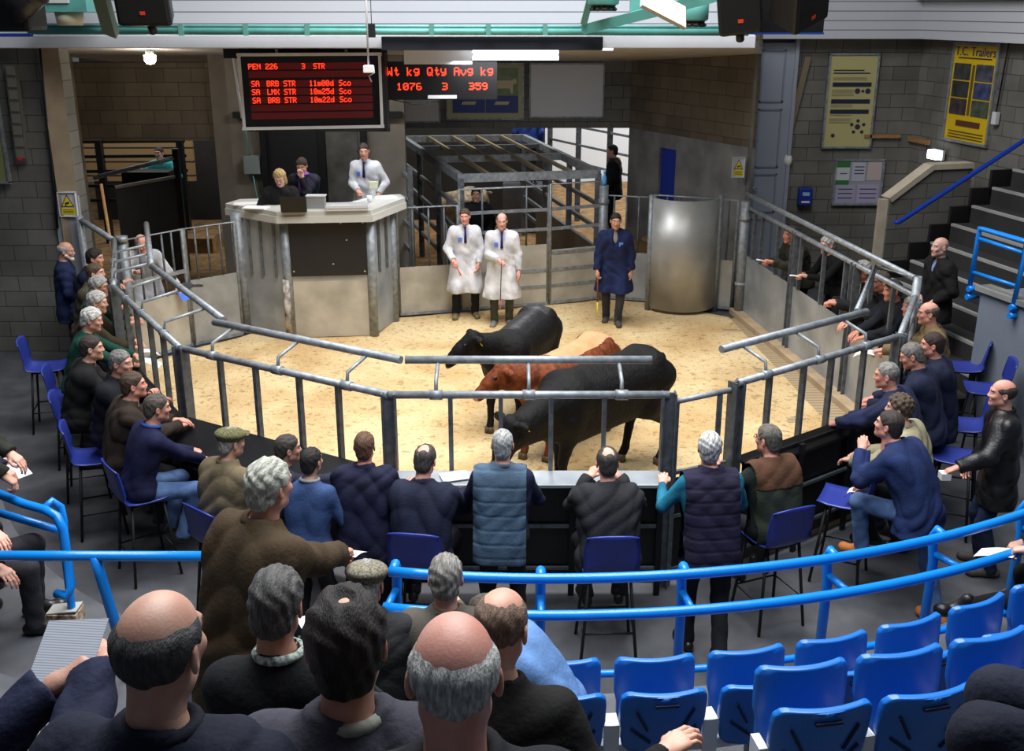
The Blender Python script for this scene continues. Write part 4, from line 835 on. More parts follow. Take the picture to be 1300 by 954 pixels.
chair_px('tall blue chair in front of the burgundy sweater man hand',1215,575,60)
chair_px('tall blue chair edge behind the two navy jackets on the right',1222,535,68)
def flip_seat():
    r=root('folding_stand_seat','','seat')
    def pan(y,z0,z1,w,rad,tilt):
        nx,nz=11,11; fr=[];bk=[]
        for jj in range(nz):
            z=z0+(z1-z0)*(0.5-0.5*math.cos(math.pi*jj/(nz-1))); e=min(z-z0,z1-z); cut=rad-math.sqrt(max(0,rad*rad-(rad-e)**2)) if e<rad else 0
            hw=w*(0.94 if z<(z0+z1)/2 else 1.0)-cut
            for ii in range(nx):
                x=hw*(-1+2*ii/(nx-1))
                for L_,o_ in ((fr,-0.018),(bk,0.018)): L_.append((x,y+o_+tilt*(z-z0)+0.05*(x/w)**2,z))
        n=nx*nz; fs=[];sid=[]
        for jj in range(nz-1):
            for ii in range(nx-1):
                a_=jj*nx+ii; fs.append((a_,a_+1,a_+nx+1,a_+nx)); fs.append((n+a_+1,n+a_,n+a_+nx,n+a_+nx+1))
        rim=[ii for ii in range(nx)]+[jj*nx+nx-1 for jj in range(1,nz)]+[(nz-1)*nx+ii for ii in range(nx-2,-1,-1)]+[jj*nx for jj in range(nz-2,0,-1)]
        for k_ in range(len(rim)): a_,b_=rim[k_],rim[(k_+1)%len(rim)]; sid.append((b_,a_,n+a_,n+b_))
        b=MB(); b.add(fr+bk,fs+sid); b.sm=[True]*len(fs)+[False]*len(sid); return b
    o=pan(-0.1,0.34,0.72,0.225,0.06,-0.12).build('backrest',BLUES,r,bevel=0.012)
    m=MB()
    for s_ in(-1,1):
        for (xa,za,xb,zb) in ((0.09,0.5,0.15,0.62),(0.07,0.42,0.17,0.5)): m.beam((s_*xa,-0.135-0.12*(za-0.34)+0.05*(xa/0.225)**2+0.012,za),(s_*xb,-0.135-0.12*(zb-0.34)+0.05*(xb/0.225)**2+0.012,zb),0.012,0.012)
    m.box(-0.06,-0.17,0.655,0.06,-0.14,0.668)
    m.build('vent_slot',mat('slot_dark',(10,26,60),0.7),o)
    pan(0.06,0.36,0.77,0.215,0.05,0.04).build('seat_pan',BLUES,r,bevel=0.012)
    m=MB(); m.box(-0.25,-0.06,0.30,0.25,0.0,0.36); 
    for x in (-0.24,0.24): m.box(x-0.02,-0.08,0.30,x+0.02,0.02,0.5)
    m.build('bracket',WHITE,r); MB().box(-0.03,-0.05,0.0,0.03,0.0,0.32).build('pedestal',GALVSHADE,r)
    return r
FS=None
def stand_seat(r_,a,z,label):
    global FS
    p=pol(r_,a,z); rz=R_(a)
    if FS is None: FS=flip_seat(); FS.location=p; FS.rotation_euler=(0,0,rz); FS['label']=label; FS['group']='blue tip-up seats of the stand'; return
    dup(FS,p,rz,label,'blue tip-up seats of the stand')
N1=['first row tip-up seat half hidden by the black sleeve','first row tip-up seat with slotted back facing the camera, clear of people','first row tip-up seat, second clear one from the black sleeve','first row tip-up seat, third clear one from the black sleeve','first row tip-up seat just left of the black shoe','first row tip-up seat under the dark green coat sleeve','first row tip-up seat cut by the right edge']
for i,l in enumerate(N1): stand_seat(5.86,0.5+5.0*i,T1-0.09,l)
N2=['second row tip-up seat nearest the middle, only its top showing','second row tip-up seat left of the raised navy knee','second row tip-up seat right of the raised navy knee','second row tip-up seat at the right edge']
for i,l in enumerate(N2): stand_seat(6.68,9.4+4.15*i,T2-0.09,l)
# ================================================================ figures: signed distance bodies meshed with surface nets
def nets(F,o,h):
    S=F<0; s8=np.zeros(tuple(n-1 for n in F.shape),np.int8)
    for a in (0,1):
        for b in (0,1):
            for c in (0,1): s8+=S[a:F.shape[0]-1+a,b:F.shape[1]-1+b,c:F.shape[2]-1+c]
    act=(s8>0)&(s8<8); ijk=np.argwhere(act); N=len(ijk)
    idx=-np.ones(act.shape,np.int64); idx[act]=np.arange(N)
    acc=np.zeros((N,3)); cnt=np.zeros(N)
    cor=[(a,b,c) for a in (0,1) for b in (0,1) for c in (0,1)]
    val={c:F[ijk[:,0]+c[0],ijk[:,1]+c[1],ijk[:,2]+c[2]] for c in cor}
    for c in cor:
        for ax in range(3):
            if c[ax]==0:
                d=list(c); d[ax]=1; d=tuple(d); va=val[c]; vb=val[d]; m=(va<0)!=(vb<0)
                t=np.where(m,va/np.where(m,va-vb,1),0); acc+=np.where(m[:,None],np.array(c)+t[:,None]*(np.array(d)-np.array(c)),0); cnt+=m
    V=(ijk+acc/cnt[:,None])*h+o
    Q=[]
    for ax in range(3):
        b,c=[(1,2),(2,0),(0,1)][ax]
        sl0=[slice(1,n-1) for n in F.shape]; sl0[ax]=slice(0,F.shape[ax]-1); sl1=list(sl0); sl1[ax]=slice(1,F.shape[ax])
        A=S[tuple(sl0)]; B=S[tuple(sl1)]; e=np.argwhere(A!=B)
        if len(e)==0: continue
        sg=A[e[:,0],e[:,1],e[:,2]]
        p=e.copy(); p[:,b]+=1; p[:,c]+=1
        def ci(db,dc): q=p.copy(); q[:,b]-=db; q[:,c]-=dc; return idx[q[:,0],q[:,1],q[:,2]]
        q=np.stack([ci(1,1),ci(0,1),ci(0,0),ci(1,0)],1); q[~sg]=q[~sg][:,::-1]; Q.append(q)
    return V,np.concatenate(Q)
class Field:
    """smooth union of tapered capsules on a grid"""
    def __init__(s,lo,hi,h):
        s.h=h; s.o=np.array(lo,float)-2*h; n=np.ceil((np.array(hi)-s.o)/h+3).astype(int)
        s.ax=[s.o[i]+h*np.arange(n[i]) for i in range(3)]; s.F=np.full(n,0.5)
    def _box(s,lo,hi):
        r=[]
        for i in range(3):
            a=max(0,int((lo[i]-s.o[i])/s.h)); b=min(len(s.ax[i]),int((hi[i]-s.o[i])/s.h)+2)
            if a>=b: return None
            r.append(slice(a,b))
        return tuple(r)
    def _grid(s,sl): return np.meshgrid(s.ax[0][sl[0]],s.ax[1][sl[1]],s.ax[2][sl[2]],indexing='ij',sparse=True)
    def _comb(s,sl,d,k,sub):
        f=s.F[sl]
        if sub: 
            d=-d
            if k>0: h=np.clip(0.5-0.5*(d-f)/k,0,1); s.F[sl]=d*(1-h)+f*h+k*h*(1-h) if False else np.maximum(f,d)+k*0.25*np.clip(1-np.abs(f-d)/k,0,1)**2
            else: s.F[sl]=np.maximum(f,d)
        else:
            s.F[sl]=np.minimum(f,d)-(k*0.25*np.clip(1-np.abs(f-d)/k,0,1)**2 if k>0 else 0)
    def cap(s,a,b,ra,rb=None,k=0.03,cut=False,sub=False,cuta=False):
        rb=ra if rb is None else rb; a=np.array(a,float); b=np.array(b,float); m=max(ra,rb)+k+2*s.h
        sl=s._box(np.minimum(a,b)-m,np.maximum(a,b)+m)
        if sl is None: return
        X,Y,Z=s._grid(sl); v=b-a; L=float(v@v)+1e-12
        t0=((X-a[0])*v[0]+(Y-a[1])*v[1]+(Z-a[2])*v[2])/L; t=np.clip(t0,0,1)
        d=np.sqrt((X-a[0]-t*v[0])**2+(Y-a[1]-t*v[1])**2+(Z-a[2]-t*v[2])**2)-(ra+(rb-ra)*t)
        if cut: d=np.maximum(d,(t0-1)*math.sqrt(L))
        if cuta: d=np.maximum(d,-t0*math.sqrt(L))
        s._comb(sl,d,k,sub)
    def ell(s,c,r,k=0.02,R=None,sub=False):
        c=np.array(c,float); r=np.array(r,float); m=max(r)+k+2*s.h
        sl=s._box(c-m,c+m)
        if sl is None: return
        X,Y,Z=s._grid(sl); P=np.stack(np.broadcast_arrays(X-c[0],Y-c[1],Z-c[2]),-1)
        if R is not None: P=P@np.array(R)
        n=np.sqrt(((P/r)**2).sum(-1)); g=np.sqrt(((P/(r*r))**2).sum(-1))+1e-9
        s._comb(sl,np.where(n<1e-3,-min(r),n*(n-1)/g),k,sub)
    def each(s,fn):
        X,Y,Z=np.meshgrid(*s.ax,indexing='ij',sparse=True); s.F=fn(X,Y,Z,s.F)
    def mesh(s): return nets(s.F,s.o,s.h)
def np_mesh(name,V,Q,mats,mi=None,smooth=True):
    me=bpy.data.meshes.new(name); me.vertices.add(len(V)); me.vertices.foreach_set('co',np.asarray(V,np.float32).ravel())
    n=len(Q); me.loops.add(n*4); me.loops.foreach_set('vertex_index',np.asarray(Q,np.int32).ravel())
    me.polygons.add(n); me.polygons.foreach_set('loop_start',np.arange(0,n*4,4,dtype=np.int32)); me.polygons.foreach_set('loop_total',np.full(n,4,np.int32))
    for m in mats: me.materials.append(m)
    if mi is not None: me.polygons.foreach_set('material_index',np.asarray(mi,np.int32))
    me.polygons.foreach_set('use_smooth',np.full(n,smooth)); me.update(calc_edges=True); return me
def np_obj(name,me,parent,loc=None,rot=None,scale=None):
    o=bpy.data.objects.new(name,me); COL.objects.link(o); o.parent=parent
    if loc is not None: o.location=loc
    if rot is not None: o.rotation_euler=rot
    if scale is not None: o.scale=scale
    return o
# ---- head template (origin between the ears, y forward, z up)
def head_template(h=0.0045,female=False):
    f=Field((-0.1,-0.13,-0.2),(0.1,0.14,0.14),h)
    f.ell((0,-0.012,0.032),(0.074,0.096,0.088),0.0)
    f.ell((0,0.03,-0.035),(0.056,0.062,0.078),0.03)
    f.cap((-0.043,0.0,-0.062),(0,0.066,-0.094),0.022,0.021,0.025); f.cap((0.043,0.0,-0.062),(0,0.066,-0.094),0.022,0.021,0.025)
    f.cap((-0.036,0.076,0.028),(0.036,0.076,0.028),0.0125,k=0.02)
    for s in(-1,1):
        f.ell((s*0.038,0.066,-0.02),(0.02,0.02,0.02),0.02)
        f.cap((s*0.03,0.101,0.009),(s*0.034,0.099,0.009),0.0125,k=0.012,sub=True)
        f.ell((s*0.031,0.078,0.009),(0.0125,0.0125,0.0115),0.002)
        f.ell((s*0.078,-0.012,-0.004),(0.0085,0.021,0.033),0.006,R=Matrix.Rotation(s*0.35,3,'Z'))
        f.ell((s*0.084,-0.004,-0.002),(0.005,0.011,0.018),0.004,sub=True)
        f.ell((s*0.0115,0.093,-0.027),(0.0085,0.0095,0.0075),0.006)
    f.cap((0,0.082,0.018),(0,0.101,-0.022),0.0085,0.0115,0.012)
    f.cap((-0.02,0.083,-0.053),(0.02,0.083,-0.053),0.0075,k=0.006); f.cap((-0.017,0.082,-0.066),(0.017,0.082,-0.066),0.008,k=0.006)
    f.cap((-0.024,0.094,-0.0595),(0.024,0.094,-0.0595),0.0028,k=0.004,sub=True)
    f.cap((0,-0.025,-0.05),(0,-0.042,-0.19),0.054,0.06,0.03)
    V,Q=f.mesh(); c=V[Q].mean(1); mi=np.zeros(len(Q),int)
    for s in(-1,1):
        e=((c-np.array([s*0.031,0.078,0.009]))**2).sum(1)<0.0137**2; mi[e&(c[:,1]>0.082)]=1
        mi[(np.abs(c[:,0]-s*0.031)<0.0055)&(np.abs(c[:,2]-0.009)<0.0055)&(c[:,1]>0.084)]=3
        mi[(np.abs(c[:,0]-s*0.034)<0.019)&(np.abs(c[:,2]-0.030-0.0)<0.0055)&(c[:,1]>0.07)]=2
    mi[(np.abs(c[:,0])<0.023)&(c[:,2]>-0.071)&(c[:,2]<-0.049)&(c[:,1]>0.081)]=4
    return V,Q,mi
HEADT=head_template()
# ---- hand templates: wrist at origin, fingers along +y, palm faces -z, thumb towards -x (a right hand palm down)
def hand_template(curl,h=0.0042,thumb=0.5):
    f=Field((-0.09,-0.05,-0.11),(0.07,0.21,0.05),h)
    f.cap((0,-0.045,0),(0,0.01,0),0.026,0.024,0.01,cuta=True)
    xs=[-0.030,-0.010,0.010,0.029]; ln=[(0.044,0.026,0.021),(0.049,0.030,0.023),(0.045,0.027,0.022),(0.035,0.021,0.019)]; y0=[0.088,0.093,0.089,0.08]; rr=[0.0095,0.0098,0.0092,0.0082]
    for i in range(4):
        f.cap((xs[i]*0.55,0.005,0),(xs[i],y0[i]-0.01,0),0.0145,0.0125,0.02)
    for i in range(4):
        p=np.array([xs[i],y0[i]-0.006,0.001]); a=0
        for j,l in enumerate(ln[i]):
            a+=curl*(0.75 if j==0 else 1.0)*(1+0.07*i); sp=(i-1.5)*0.05*(1-min(1,curl/1.2))
            q=p+l*np.array([math.sin(sp)*math.cos(a),math.cos(a)*math.cos(sp),-math.sin(a)])
            f.cap(p,q,rr[i]*(1-0.08*j),rr[i]*(0.94-0.08*j),0.003); p=q
    t0=np.array([-0.02,0.02,-0.004]); 
    t1=t0+np.array([-0.028,0.03,-0.012]); t2=t1+np.array([-0.012+0.022*thumb,0.03,-0.012*thumb]); t3=t2+np.array([0.006+0.022*thumb,0.024,-0.012*thumb])
    f.cap(t0,t1,0.016,0.0125,0.012); f.cap(t1,t2,0.0115,0.0105,0.004); f.cap(t2,t3,0.0105,0.009,0.003)
    return f.mesh()
HANDT={k:hand_template(*v) for k,v in dict(flat=(0.12,0.0046,0.0),relax=(0.42,0.0046,0.4),hold=(0.85,0.0046,0.9),fist=(1.25,0.0046,1.0)).items()}
# ---- hair templates as shared meshes
HAIRM={}
def hair_mesh(kind):
    if kind in HAIRM: return HAIRM[kind]
    h=0.0048; rnd=random.Random(hash(kind)%99 if False else sum(map(ord,kind)))
    long=kind=='bob'; f=Field((-0.13,-0.16,-0.2),(0.13,0.13,0.16),h)
    th={'short':0.008,'full':0.014,'buzz':0.004,'horseshoe':0.008,'crown':0.009,'curly':0.02,'bob':0.018,'thin':0.006,'fringe':0.012,'shaved':0.005,'mop':0.014}[kind]
    f.ell((0,-0.014,0.034),(0.074+th,0.096+th,0.088+th),0)
    if long: f.cap((0,-0.05,0.0),(0,-0.06,-0.12),0.085,0.088,0.03)
    if kind in('full','fringe','short','crown','mop'): f.ell((0,-0.06,-0.03),(0.06+th*0.6,0.05+th*0.5,0.07),0.02)
    ph=[rnd.uniform(0,6.28) for _ in range(8)]
    def fn(X,Y,Z,F):
        a=0.0018 if kind in('short','thin','horseshoe','crown','shaved') else 0.0034
        if kind=='buzz': a=0.001
        if kind=='curly': n=0.009*np.sin(X*95+ph[0])*np.sin(Y*90+ph[1])*np.sin(Z*92+ph[2])
        else: n=a*(np.sin(X*190+4*np.sin(Y*26+ph[0])+2*np.sin(Z*30)+ph[1])*0.6+np.sin(X*90+Y*75+3*np.sin(Z*41+ph[2])+ph[3])*0.7)*(1.0)
        F=F+n
        # face opening: hairline plane
        fr=0.058 if kind not in('thin','buzz') else 0.072
        base={'bob':-0.16}.get(kind,-0.035)
        cutp=(base+(fr-base)*np.clip((Y+0.02)/0.095,-0.6,1.0)) - Z
        cutp=np.where(Y<-0.02,(base-0.055-(Y+0.02)*0.0)+np.clip((Y+0.09)/0.07,0,1)*0.05-Z if not long else -0.15-Z,cutp)
        if long: cutp=np.maximum(cutp,np.minimum(Y-0.035,0.06-Z))
        F=F+(th+0.003)*np.clip(1+cutp/0.02,0,1)**1.5
        F=np.maximum(F,cutp)
        # ear room
        if not long: F=np.maximum(F,0.026-np.sqrt((Y+0.008)**2+(Z+0.004)**2)-np.where(np.abs(X)<0.05,1,0))
        if kind=='horseshoe':
            zb=0.078-0.25*np.clip(Y+0.02,0,1)+0.0015*np.sin(X*120+ph[4]); F=F+0.014*np.clip(1+(Z-zb)/0.035,0,1)**1.6; F=np.maximum(F,Z-zb); F=np.maximum(F,Y-0.06)
        if kind=='shaved': zb=0.1-0.22*np.clip(Y+0.03,0,1); F=F+0.008*np.clip(1+(Z-zb)/0.04,0,1)**1.6; F=np.maximum(F,Z-zb)
        if kind=='mop':
            rr=np.sqrt(X**2+(Y+0.035)**2)+0.004*np.sin(X*80+Y*60); F=F+np.where(Z>0.06,0.022*np.clip((0.032-rr)/0.03,0,1),0)
        if kind=='crown':
            rr=np.sqrt(X**2+(Y+0.05)**2)+0.006*np.sin(X*80+Y*60); F=F+np.where(Z>0.04,0.016*np.clip((0.062-rr)/0.03,0,1),0)
        return F
    f.each(fn); V,Q=f.mesh(); HAIRM[kind]=(V,Q); return HAIRM[kind]
HCACHE={}
def hair_obj(kind,col,parent,loc,rot,s):
    key=(kind,col)
    if key not in HCACHE:
        V,Q=hair_mesh(kind); c2=tuple(max(0,int(v*0.62)) for v in col)
        m=mat('hair_%d_%d_%d'%col,col,0.7,0,0,60,0.55,170,col2=c2,stretch=(2.2,0.6,0.6)); HCACHE[key]=np_mesh('hair',V,Q,[m])
    return np_obj('hair',HCACHE[key],parent,loc,rot,(s,s,s))
def cap_mesh(col,check=False):
    key=('cap',col)
    if key in HCACHE: return HCACHE[key]
    f=Field((-0.14,-0.15,-0.02),(0.14,0.17,0.17),0.005)
    f.ell((0,-0.01,0.072),(0.105,0.125,0.052),0,R=Matrix.Rotation(-0.12,3,'X')); f.ell((0,-0.014,0.045),(0.084,0.104,0.045),0.02)
    f.ell((0,0.105,0.048),(0.062,0.05,0.010),0.008,R=Matrix.Rotation(0.25,3,'X'))
    f.each(lambda X,Y,Z,F: np.maximum(F,0.03-Z)); V,Q=f.mesh()
    m=mat('cap_%d_%d_%d'%col,col,0.9,0,0,90 if check else 20,0.4,120,col2=tuple(int(v*(0.55 if check else 0.8)) for v in col)); HCACHE[key]=np_mesh('flat_cap',V,Q,[m]); return HCACHE[key]
def beard_mesh(col):
    key=('beard',col)
    if key in HCACHE: return HCACHE[key]
    f=Field((-0.1,-0.05,-0.17),(0.1,0.13,0.03),0.0045)
    f.cap((-0.052,0.01,-0.05),(0,0.07,-0.1),0.024,0.03,0.02); f.cap((0.052,0.01,-0.05),(0,0.07,-0.1),0.024,0.03,0.02); f.cap((-0.02,0.09,-0.044),(0.02,0.09,-0.044),0.008,k=0.01)
    f.cap((-0.02,0.098,-0.06),(0.02,0.098,-0.06),0.009,k=0.004,sub=True)
    V,Q=f.mesh(); m=mat('beard_%d_%d_%d'%col,col,0.8,0,0.2,30,0.5,100); HCACHE[key]=np_mesh('beard',V,Q,[m]); return HCACHE[key]
EYEW=mat('eye_white',(215,208,200),0.3); EYED=mat('eye_iris',(40,34,30),0.2)
def skin(c): return mat('skin_%d_%d_%d'%c,(c[0],int(c[1]*1.04),int(c[2]*1.06)),0.5,0,0.0,14,0.08,160,col2=(c[0]-10,int(c[1]*0.92),int(c[2]*0.92)),spec=0.4)
def cloth(c,kind='cloth'):
    return mat('%s_%d_%d_%d'%((kind,)+tuple(c)),c,0.42 if kind=='leather' else 0.85,0,0,5,0.35,55 if kind!='tweed' else 160,col2=tuple(int(v*0.78) for v in c),spec=0.5 if kind=='leather' else 0.25)
def denim(): return mat('denim',(84,112,158),0.85,0,0,9,0.3,140,col2=(54,78,120))
def ik(a,t,l1,l2,hint):
    a=Vector(a);t=Vector(t); d=t-a; L=d.length
    if L>l1+l2-0.004: t=a+d*((l1+l2-0.004)/L); d=t-a; L=d.length
    L=max(L,abs(l1-l2)+0.02); x=(l1*l1-l2*l2+L*L)/(2*L); y=math.sqrt(max(0,l1*l1-x*x)); u=d.normalized(); h=Vector(hint); h=(h-u*h.dot(u)).normalized()
    return a+u*x+h*y,t
def hframe(p,yaw,pitch,roll=0): return Matrix.Translation(p)@Matrix.Rotation(yaw,4,'Z')@Matrix.Rotation(pitch,4,'X')@Matrix.Rotation(roll,4,'Y')
def xf(V,M): M=np.array(M); return V@M[:3,:3].T+M[:3,3]
PN=[0]
def person(label,px,py,yaw,z0=0.0,pose='stand',lean=6,side=0,hy=0,hp=0,lh=None,rh=None,hands=('relax','relax'),top='jacket',tc=(30,36,60),tk='cloth',sleeve=None,pc=(34,34,38),
           hair='short',hc=(110,104,100),sk=(214,160,138),s=1.0,fat=1.0,hem=0.07,seat=0.74,feet=None,knees=None,shirt=None,tie=None,cap=None,beard=None,glasses=False,scarf=None,collar=None,lw=None,rw=None,
           res=0.0125,shoe=(26,24,24),vest=None,hoff=None,group='people round the sale ring',at_loc=None,flip_hand=(0,0),headset=False,hrow=None,pocket=None,badge=None,quilt=None,yoke=None):
    PN[0]+=1; rnd=random.Random(PN[0]*7+3); yawr=R_(yaw)
    L=R_(lean)
    def sp(f): # spine point f metres along from pelvis, with gentle forward curve
        a=0;p=Vector((0,0,0));n=8
        for i in range(n):
            t=(i+0.5)/n*f/0.52; a=L*(0.55+0.6*t); p=p+Vector((0,math.sin(a),math.cos(a)))*(f/n)
        return p
    ph=0.952 if pose=='stand' else (seat+0.085)/s
    P3=sp(0.47); upd=(sp(0.52)-sp(0.44)).normalized(); fwd=Vector((0,upd.z,-upd.y))
    nb=P3+upd*0.07; nd=(upd*0.6+Vector((0,0.12,0.75))).normalized() if lean<60 else upd
    HC=nb+nd*0.155+Vector((0,0.025,0))
    if pose=='stand': ph=0.952
    else: ph=(seat+0.085)/s
    HCl=HC+Vector((0,0,ph))
    M=hframe(HCl,R_(hy),R_(hp))
    nb=nb+Vector((0,0,ph))
    # world placement from where the head is seen
    if at_loc is None:
        hz=z0+HCl.z*s; w=at(px,py,hz); off=Matrix.Rotation(yawr,3,'Z')@Vector((HCl.x*s,HCl.y*s,0)); base=Vector((w.x-off.x,w.y-off.y,z0))
    else: base=Vector(at_loc)
    r=root('person',label,'person',base,yawr,group); r.scale=(1,1,1)
    pel=Vector((0,0,ph)); S=lambda v:Vector(v)*s
    def T(f): return pel+sp(f)
    sh={-1:T(0.46)+Vector((-0.178,0,0)),1:T(0.46)+Vector((0.178,0,0))}
    chestO=T(0.47); HS={}
    default={'stand':(-1,Vector((0.24,0.08,-0.5))),'sit':(-1,Vector((0.14,0.34,-0.36)))}[pose][1]
    arms={}
    for sd,tg,wt in ((-1,lh,lw),(1,rh,rw)):
        if wt is not None: tg=(Matrix.Rotation(-yawr,3,'Z')@(Vector(wt)-base))/s-chestO
        tg=Vector(tg) if tg is not None else Vector((default.x*sd,default.y,default.z))
        tp=chestO+tg; el,wr=ik(sh[sd],tp,0.285,0.25,(sd*0.55,-0.35,-0.75)); arms[sd]=(sh[sd],el,wr)
    hip={sd:pel+Vector((sd*0.088,0,-0.03)) for sd in(-1,1)}
    if feet is None:
        feet=((-0.11,0.0,0.0),(0.12,0.05,0.0)) if pose=='stand' else (((-0.13,0.3,0.25),(0.13,0.32,0.25)) if seat>0.6 else ((-0.12,0.42,0.0),(0.13,0.45,0.0)))
    legs={}
    for sd,ft in ((-1,feet[0]),(1,feet[1])):
        an=Vector(ft)+Vector((0,-0.03,0.085)); kn,an=ik(hip[sd],an,0.44,0.42,(sd*0.18,1,0.15) if knees is None else knees); legs[sd]=(hip[sd],kn,an)
    fz=fat
    # body: one continuous surface (under the clothes), with head and hands
    allp=[T(0),HCl]+[p for a in arms.values() for p in a]+[p for a in legs.values() for p in a]
    lo=np.min([tuple(p) for p in allp],0)-0.17; hi=np.max([tuple(p) for p in allp],0)+0.17
    def torso(f,e,bot=0.0,top_=0.52,k=0.07):
        for q,w,rad in ((0.0,0.085,0.108),(0.12,0.075,0.102),(0.24,0.085,0.106),(0.35,0.10,0.108),(0.43,0.125,0.085)):
            if q<bot: continue
            belly=0.05*(fz-1)*(1 if q<0.3 else 0.3)
            c=T(q)+Vector((0,belly,0)); g=rad*(1+(fz-1)*(0.75 if q<0.3 else 0.3))+e; ww=w*(1+(fz-1)*0.7)
            f.cap(c-Vector((ww,0,0)),c+Vector((ww,0,0)),g,g,k)
        c=T(0.45); f.cap(c-Vector((0.145,0,0)),c+Vector((0.145,0,0)),0.066+e,0.066+e,0.06)
    B=Field(lo,hi,0.02)
    torso(B,-0.016)
    for sd,(a,e,w) in arms.items(): B.cap(a,e,0.042,0.036,0.02); B.cap(e,w,0.034,0.024,0.015)
    for sd,(a,k_,n) in legs.items(): B.cap(a,k_,0.07,0.046,0.02); B.cap(k_,n,0.044,0.032,0.02); B.cap(n,Vector(n)+Vector((0,0.09,-0.04)),0.03,0.024,0.02)
    B.cap(T(0.46),nb,0.058,0.055,0.03); B.cap(nb,M@Vector((0,-0.035,-0.1)),0.055,0.053,0.02)
    V0,Q0=B.mesh(); VV=[V0];QQ=[Q0];MM=[np.zeros(len(Q0),int)]
    n=len(V0); hv,hq,hm=HEADT; VV.append(xf(hv,M)); QQ.append(hq+n); MM.append(hm); n+=len(hv)
    hndM={}
    for i,(sd,(a,e,w)) in enumerate(arms.items()):
        hv,hq=HANDT[hands[i]]; hv=hv.copy(); q=hq
        if sd==-1: hv[:,0]*=-1; q=hq[:,::-1]
        d=(w-e).normalized(); up=Vector((0,0,1)) if flip_hand[i]==0 else Vector((-sd,0,0.15))
        if abs(d.z)>0.8: up=Vector((sd*0.8,0.3,0)) if d.z<0 else Vector((0,-1,0))
        y=d; x=y.cross(up).normalized(); z=x.cross(y); Mh=Matrix((x,y,z)).transposed().to_4x4(); Mh.translation=w
        hndM[sd]=Mh; VV.append(xf(hv,Mh)); QQ.append(q+n); MM.append(np.zeros(len(q),int)); n+=len(hv)
    skm=skin(sk); brow=mat('brow_%d_%d_%d'%tuple(hc),tuple(int(v*0.75) for v in hc),0.8)
    lips=mat('lips_%d_%d_%d'%sk,(int(sk[0]*0.86),int(sk[1]*0.66),int(sk[2]*0.66)),0.5)
    np_obj('body',np_mesh('body',np.concatenate(VV)*s,np.concatenate(QQ),[skm,EYEW,brow,EYED,lips],np.concatenate(MM)),r)
    hl=M.to_translation()*s; hr=M.to_euler()
    if hair: hair_obj(hair,tuple(hc),r,hl,hr,s*1.0)
    if cap: np_obj('flat_cap',cap_mesh(tuple(cap),True),r,hl,hr,(s,s,s))
    if beard: np_obj('beard',beard_mesh(tuple(beard)),r,hl,hr,(s,s,s))
    if glasses:
        g=MB()
        for sd in(-1,1):
            pts=[(sd*0.031+0.021*math.cos(a),0.098,0.007+0.016*math.sin(a)) for a in [k*math.pi/5 for k in range(11)]]; g.tube(pts,0.002,5); g.tube([(sd*0.052,0.095,0.012),(sd*0.078,0.0,0.012)],0.002,5)
        g.tube([(-0.01,0.102,0.01),(0.01,0.102,0.01)],0.002,5); o=g.build('glasses',mat('dark_frame',(30,26,26),0.3),r); o.location=hl; o.rotation_euler=hr; o.scale=(s,s,s)
    if headset:
        g=MB(); g.tube([(0.078*math.cos(a),-0.01,0.034+0.1*math.sin(a)) for a in [R_(10*k) for k in range(0,19)]],0.005,6); g.tube([(0.084,0,0),(0.07,0.07,-0.05),(0.02,0.11,-0.06)],0.003,5); g.lathe([(0,-0.01),(0.028,-0.01),(0.028,0.012),(0,0.012)],(0.088,-0.01,0),12,(1,0,0)); o=g.build('headset',RUBBER,r); o.location=hl; o.rotation_euler=hr; o.scale=(s,s,s)
    # trousers
    wr_seed=rnd.uniform(0,6)
    def wrinkle(f,amp):
        a=wr_seed
        f.each(lambda X,Y,Z,F:F-amp*(np.abs(np.sin(Z*15+3*np.sin(X*7+a)+2.5*np.sin(Y*8+a*2)))*1.0+np.abs(np.sin(Z*11-X*19+2*np.sin(Z*9+a)+Y*6))*0.9+np.abs(np.sin(Y*17+X*9+a*3+2*np.sin(Z*8)))*0.6-1.5))
    tl=[pel]+[p for a in legs.values() for p in a]
    f=Field(np.min([tuple(p) for p in tl],0)-0.16,np.max([tuple(p) for p in tl],0)+0.17,res*1.15)
    f.cap(T(0)-Vector((0.085,0,0)),T(0)+Vector((0.085,0,0)),0.114*(1+(fz-1)*0.7),k=0.04)
    for sd,(a,k_,n_) in legs.items():
        f.cap(a,k_,0.09*(1+(fz-1)*0.5),0.066,0.05); f.cap(k_,n_+Vector((0,0,-0.035)),0.066,0.06,0.03,cut=True)
    wrinkle(f,0.005)
    V,Q=f.mesh(); np_obj('trousers',np_mesh('trousers',V*s,Q,[denim() if pc=='denim' else cloth(pc)]),r)
    for sd,(a,k_,n_) in legs.items():
        f=Field((-0.09,-0.13,-0.1),(0.09,0.24,0.08),0.0105)
        f.cap((0,-0.045,-0.045),(0,0.15,-0.058),0.042,0.04,0.02); f.cap((0,0,0.02),(0,0.04,-0.03),0.045,0.045,0.03); f.cap((-0.01,0.14,-0.055),(0.01,0.16,-0.058),0.038,k=0.02)
        f.each(lambda X,Y,Z,F:np.maximum(F,-0.083-Z)); V,Q=f.mesh()
        o=np_obj('shoe',np_mesh('shoe',V*s,Q,[mat('shoe_%d_%d_%d'%shoe,shoe,0.35 if sum(shoe)<150 else 0.8)]),r,n_*s,(0,0,-sd*0.15))
    # upper clothes
    nm=None
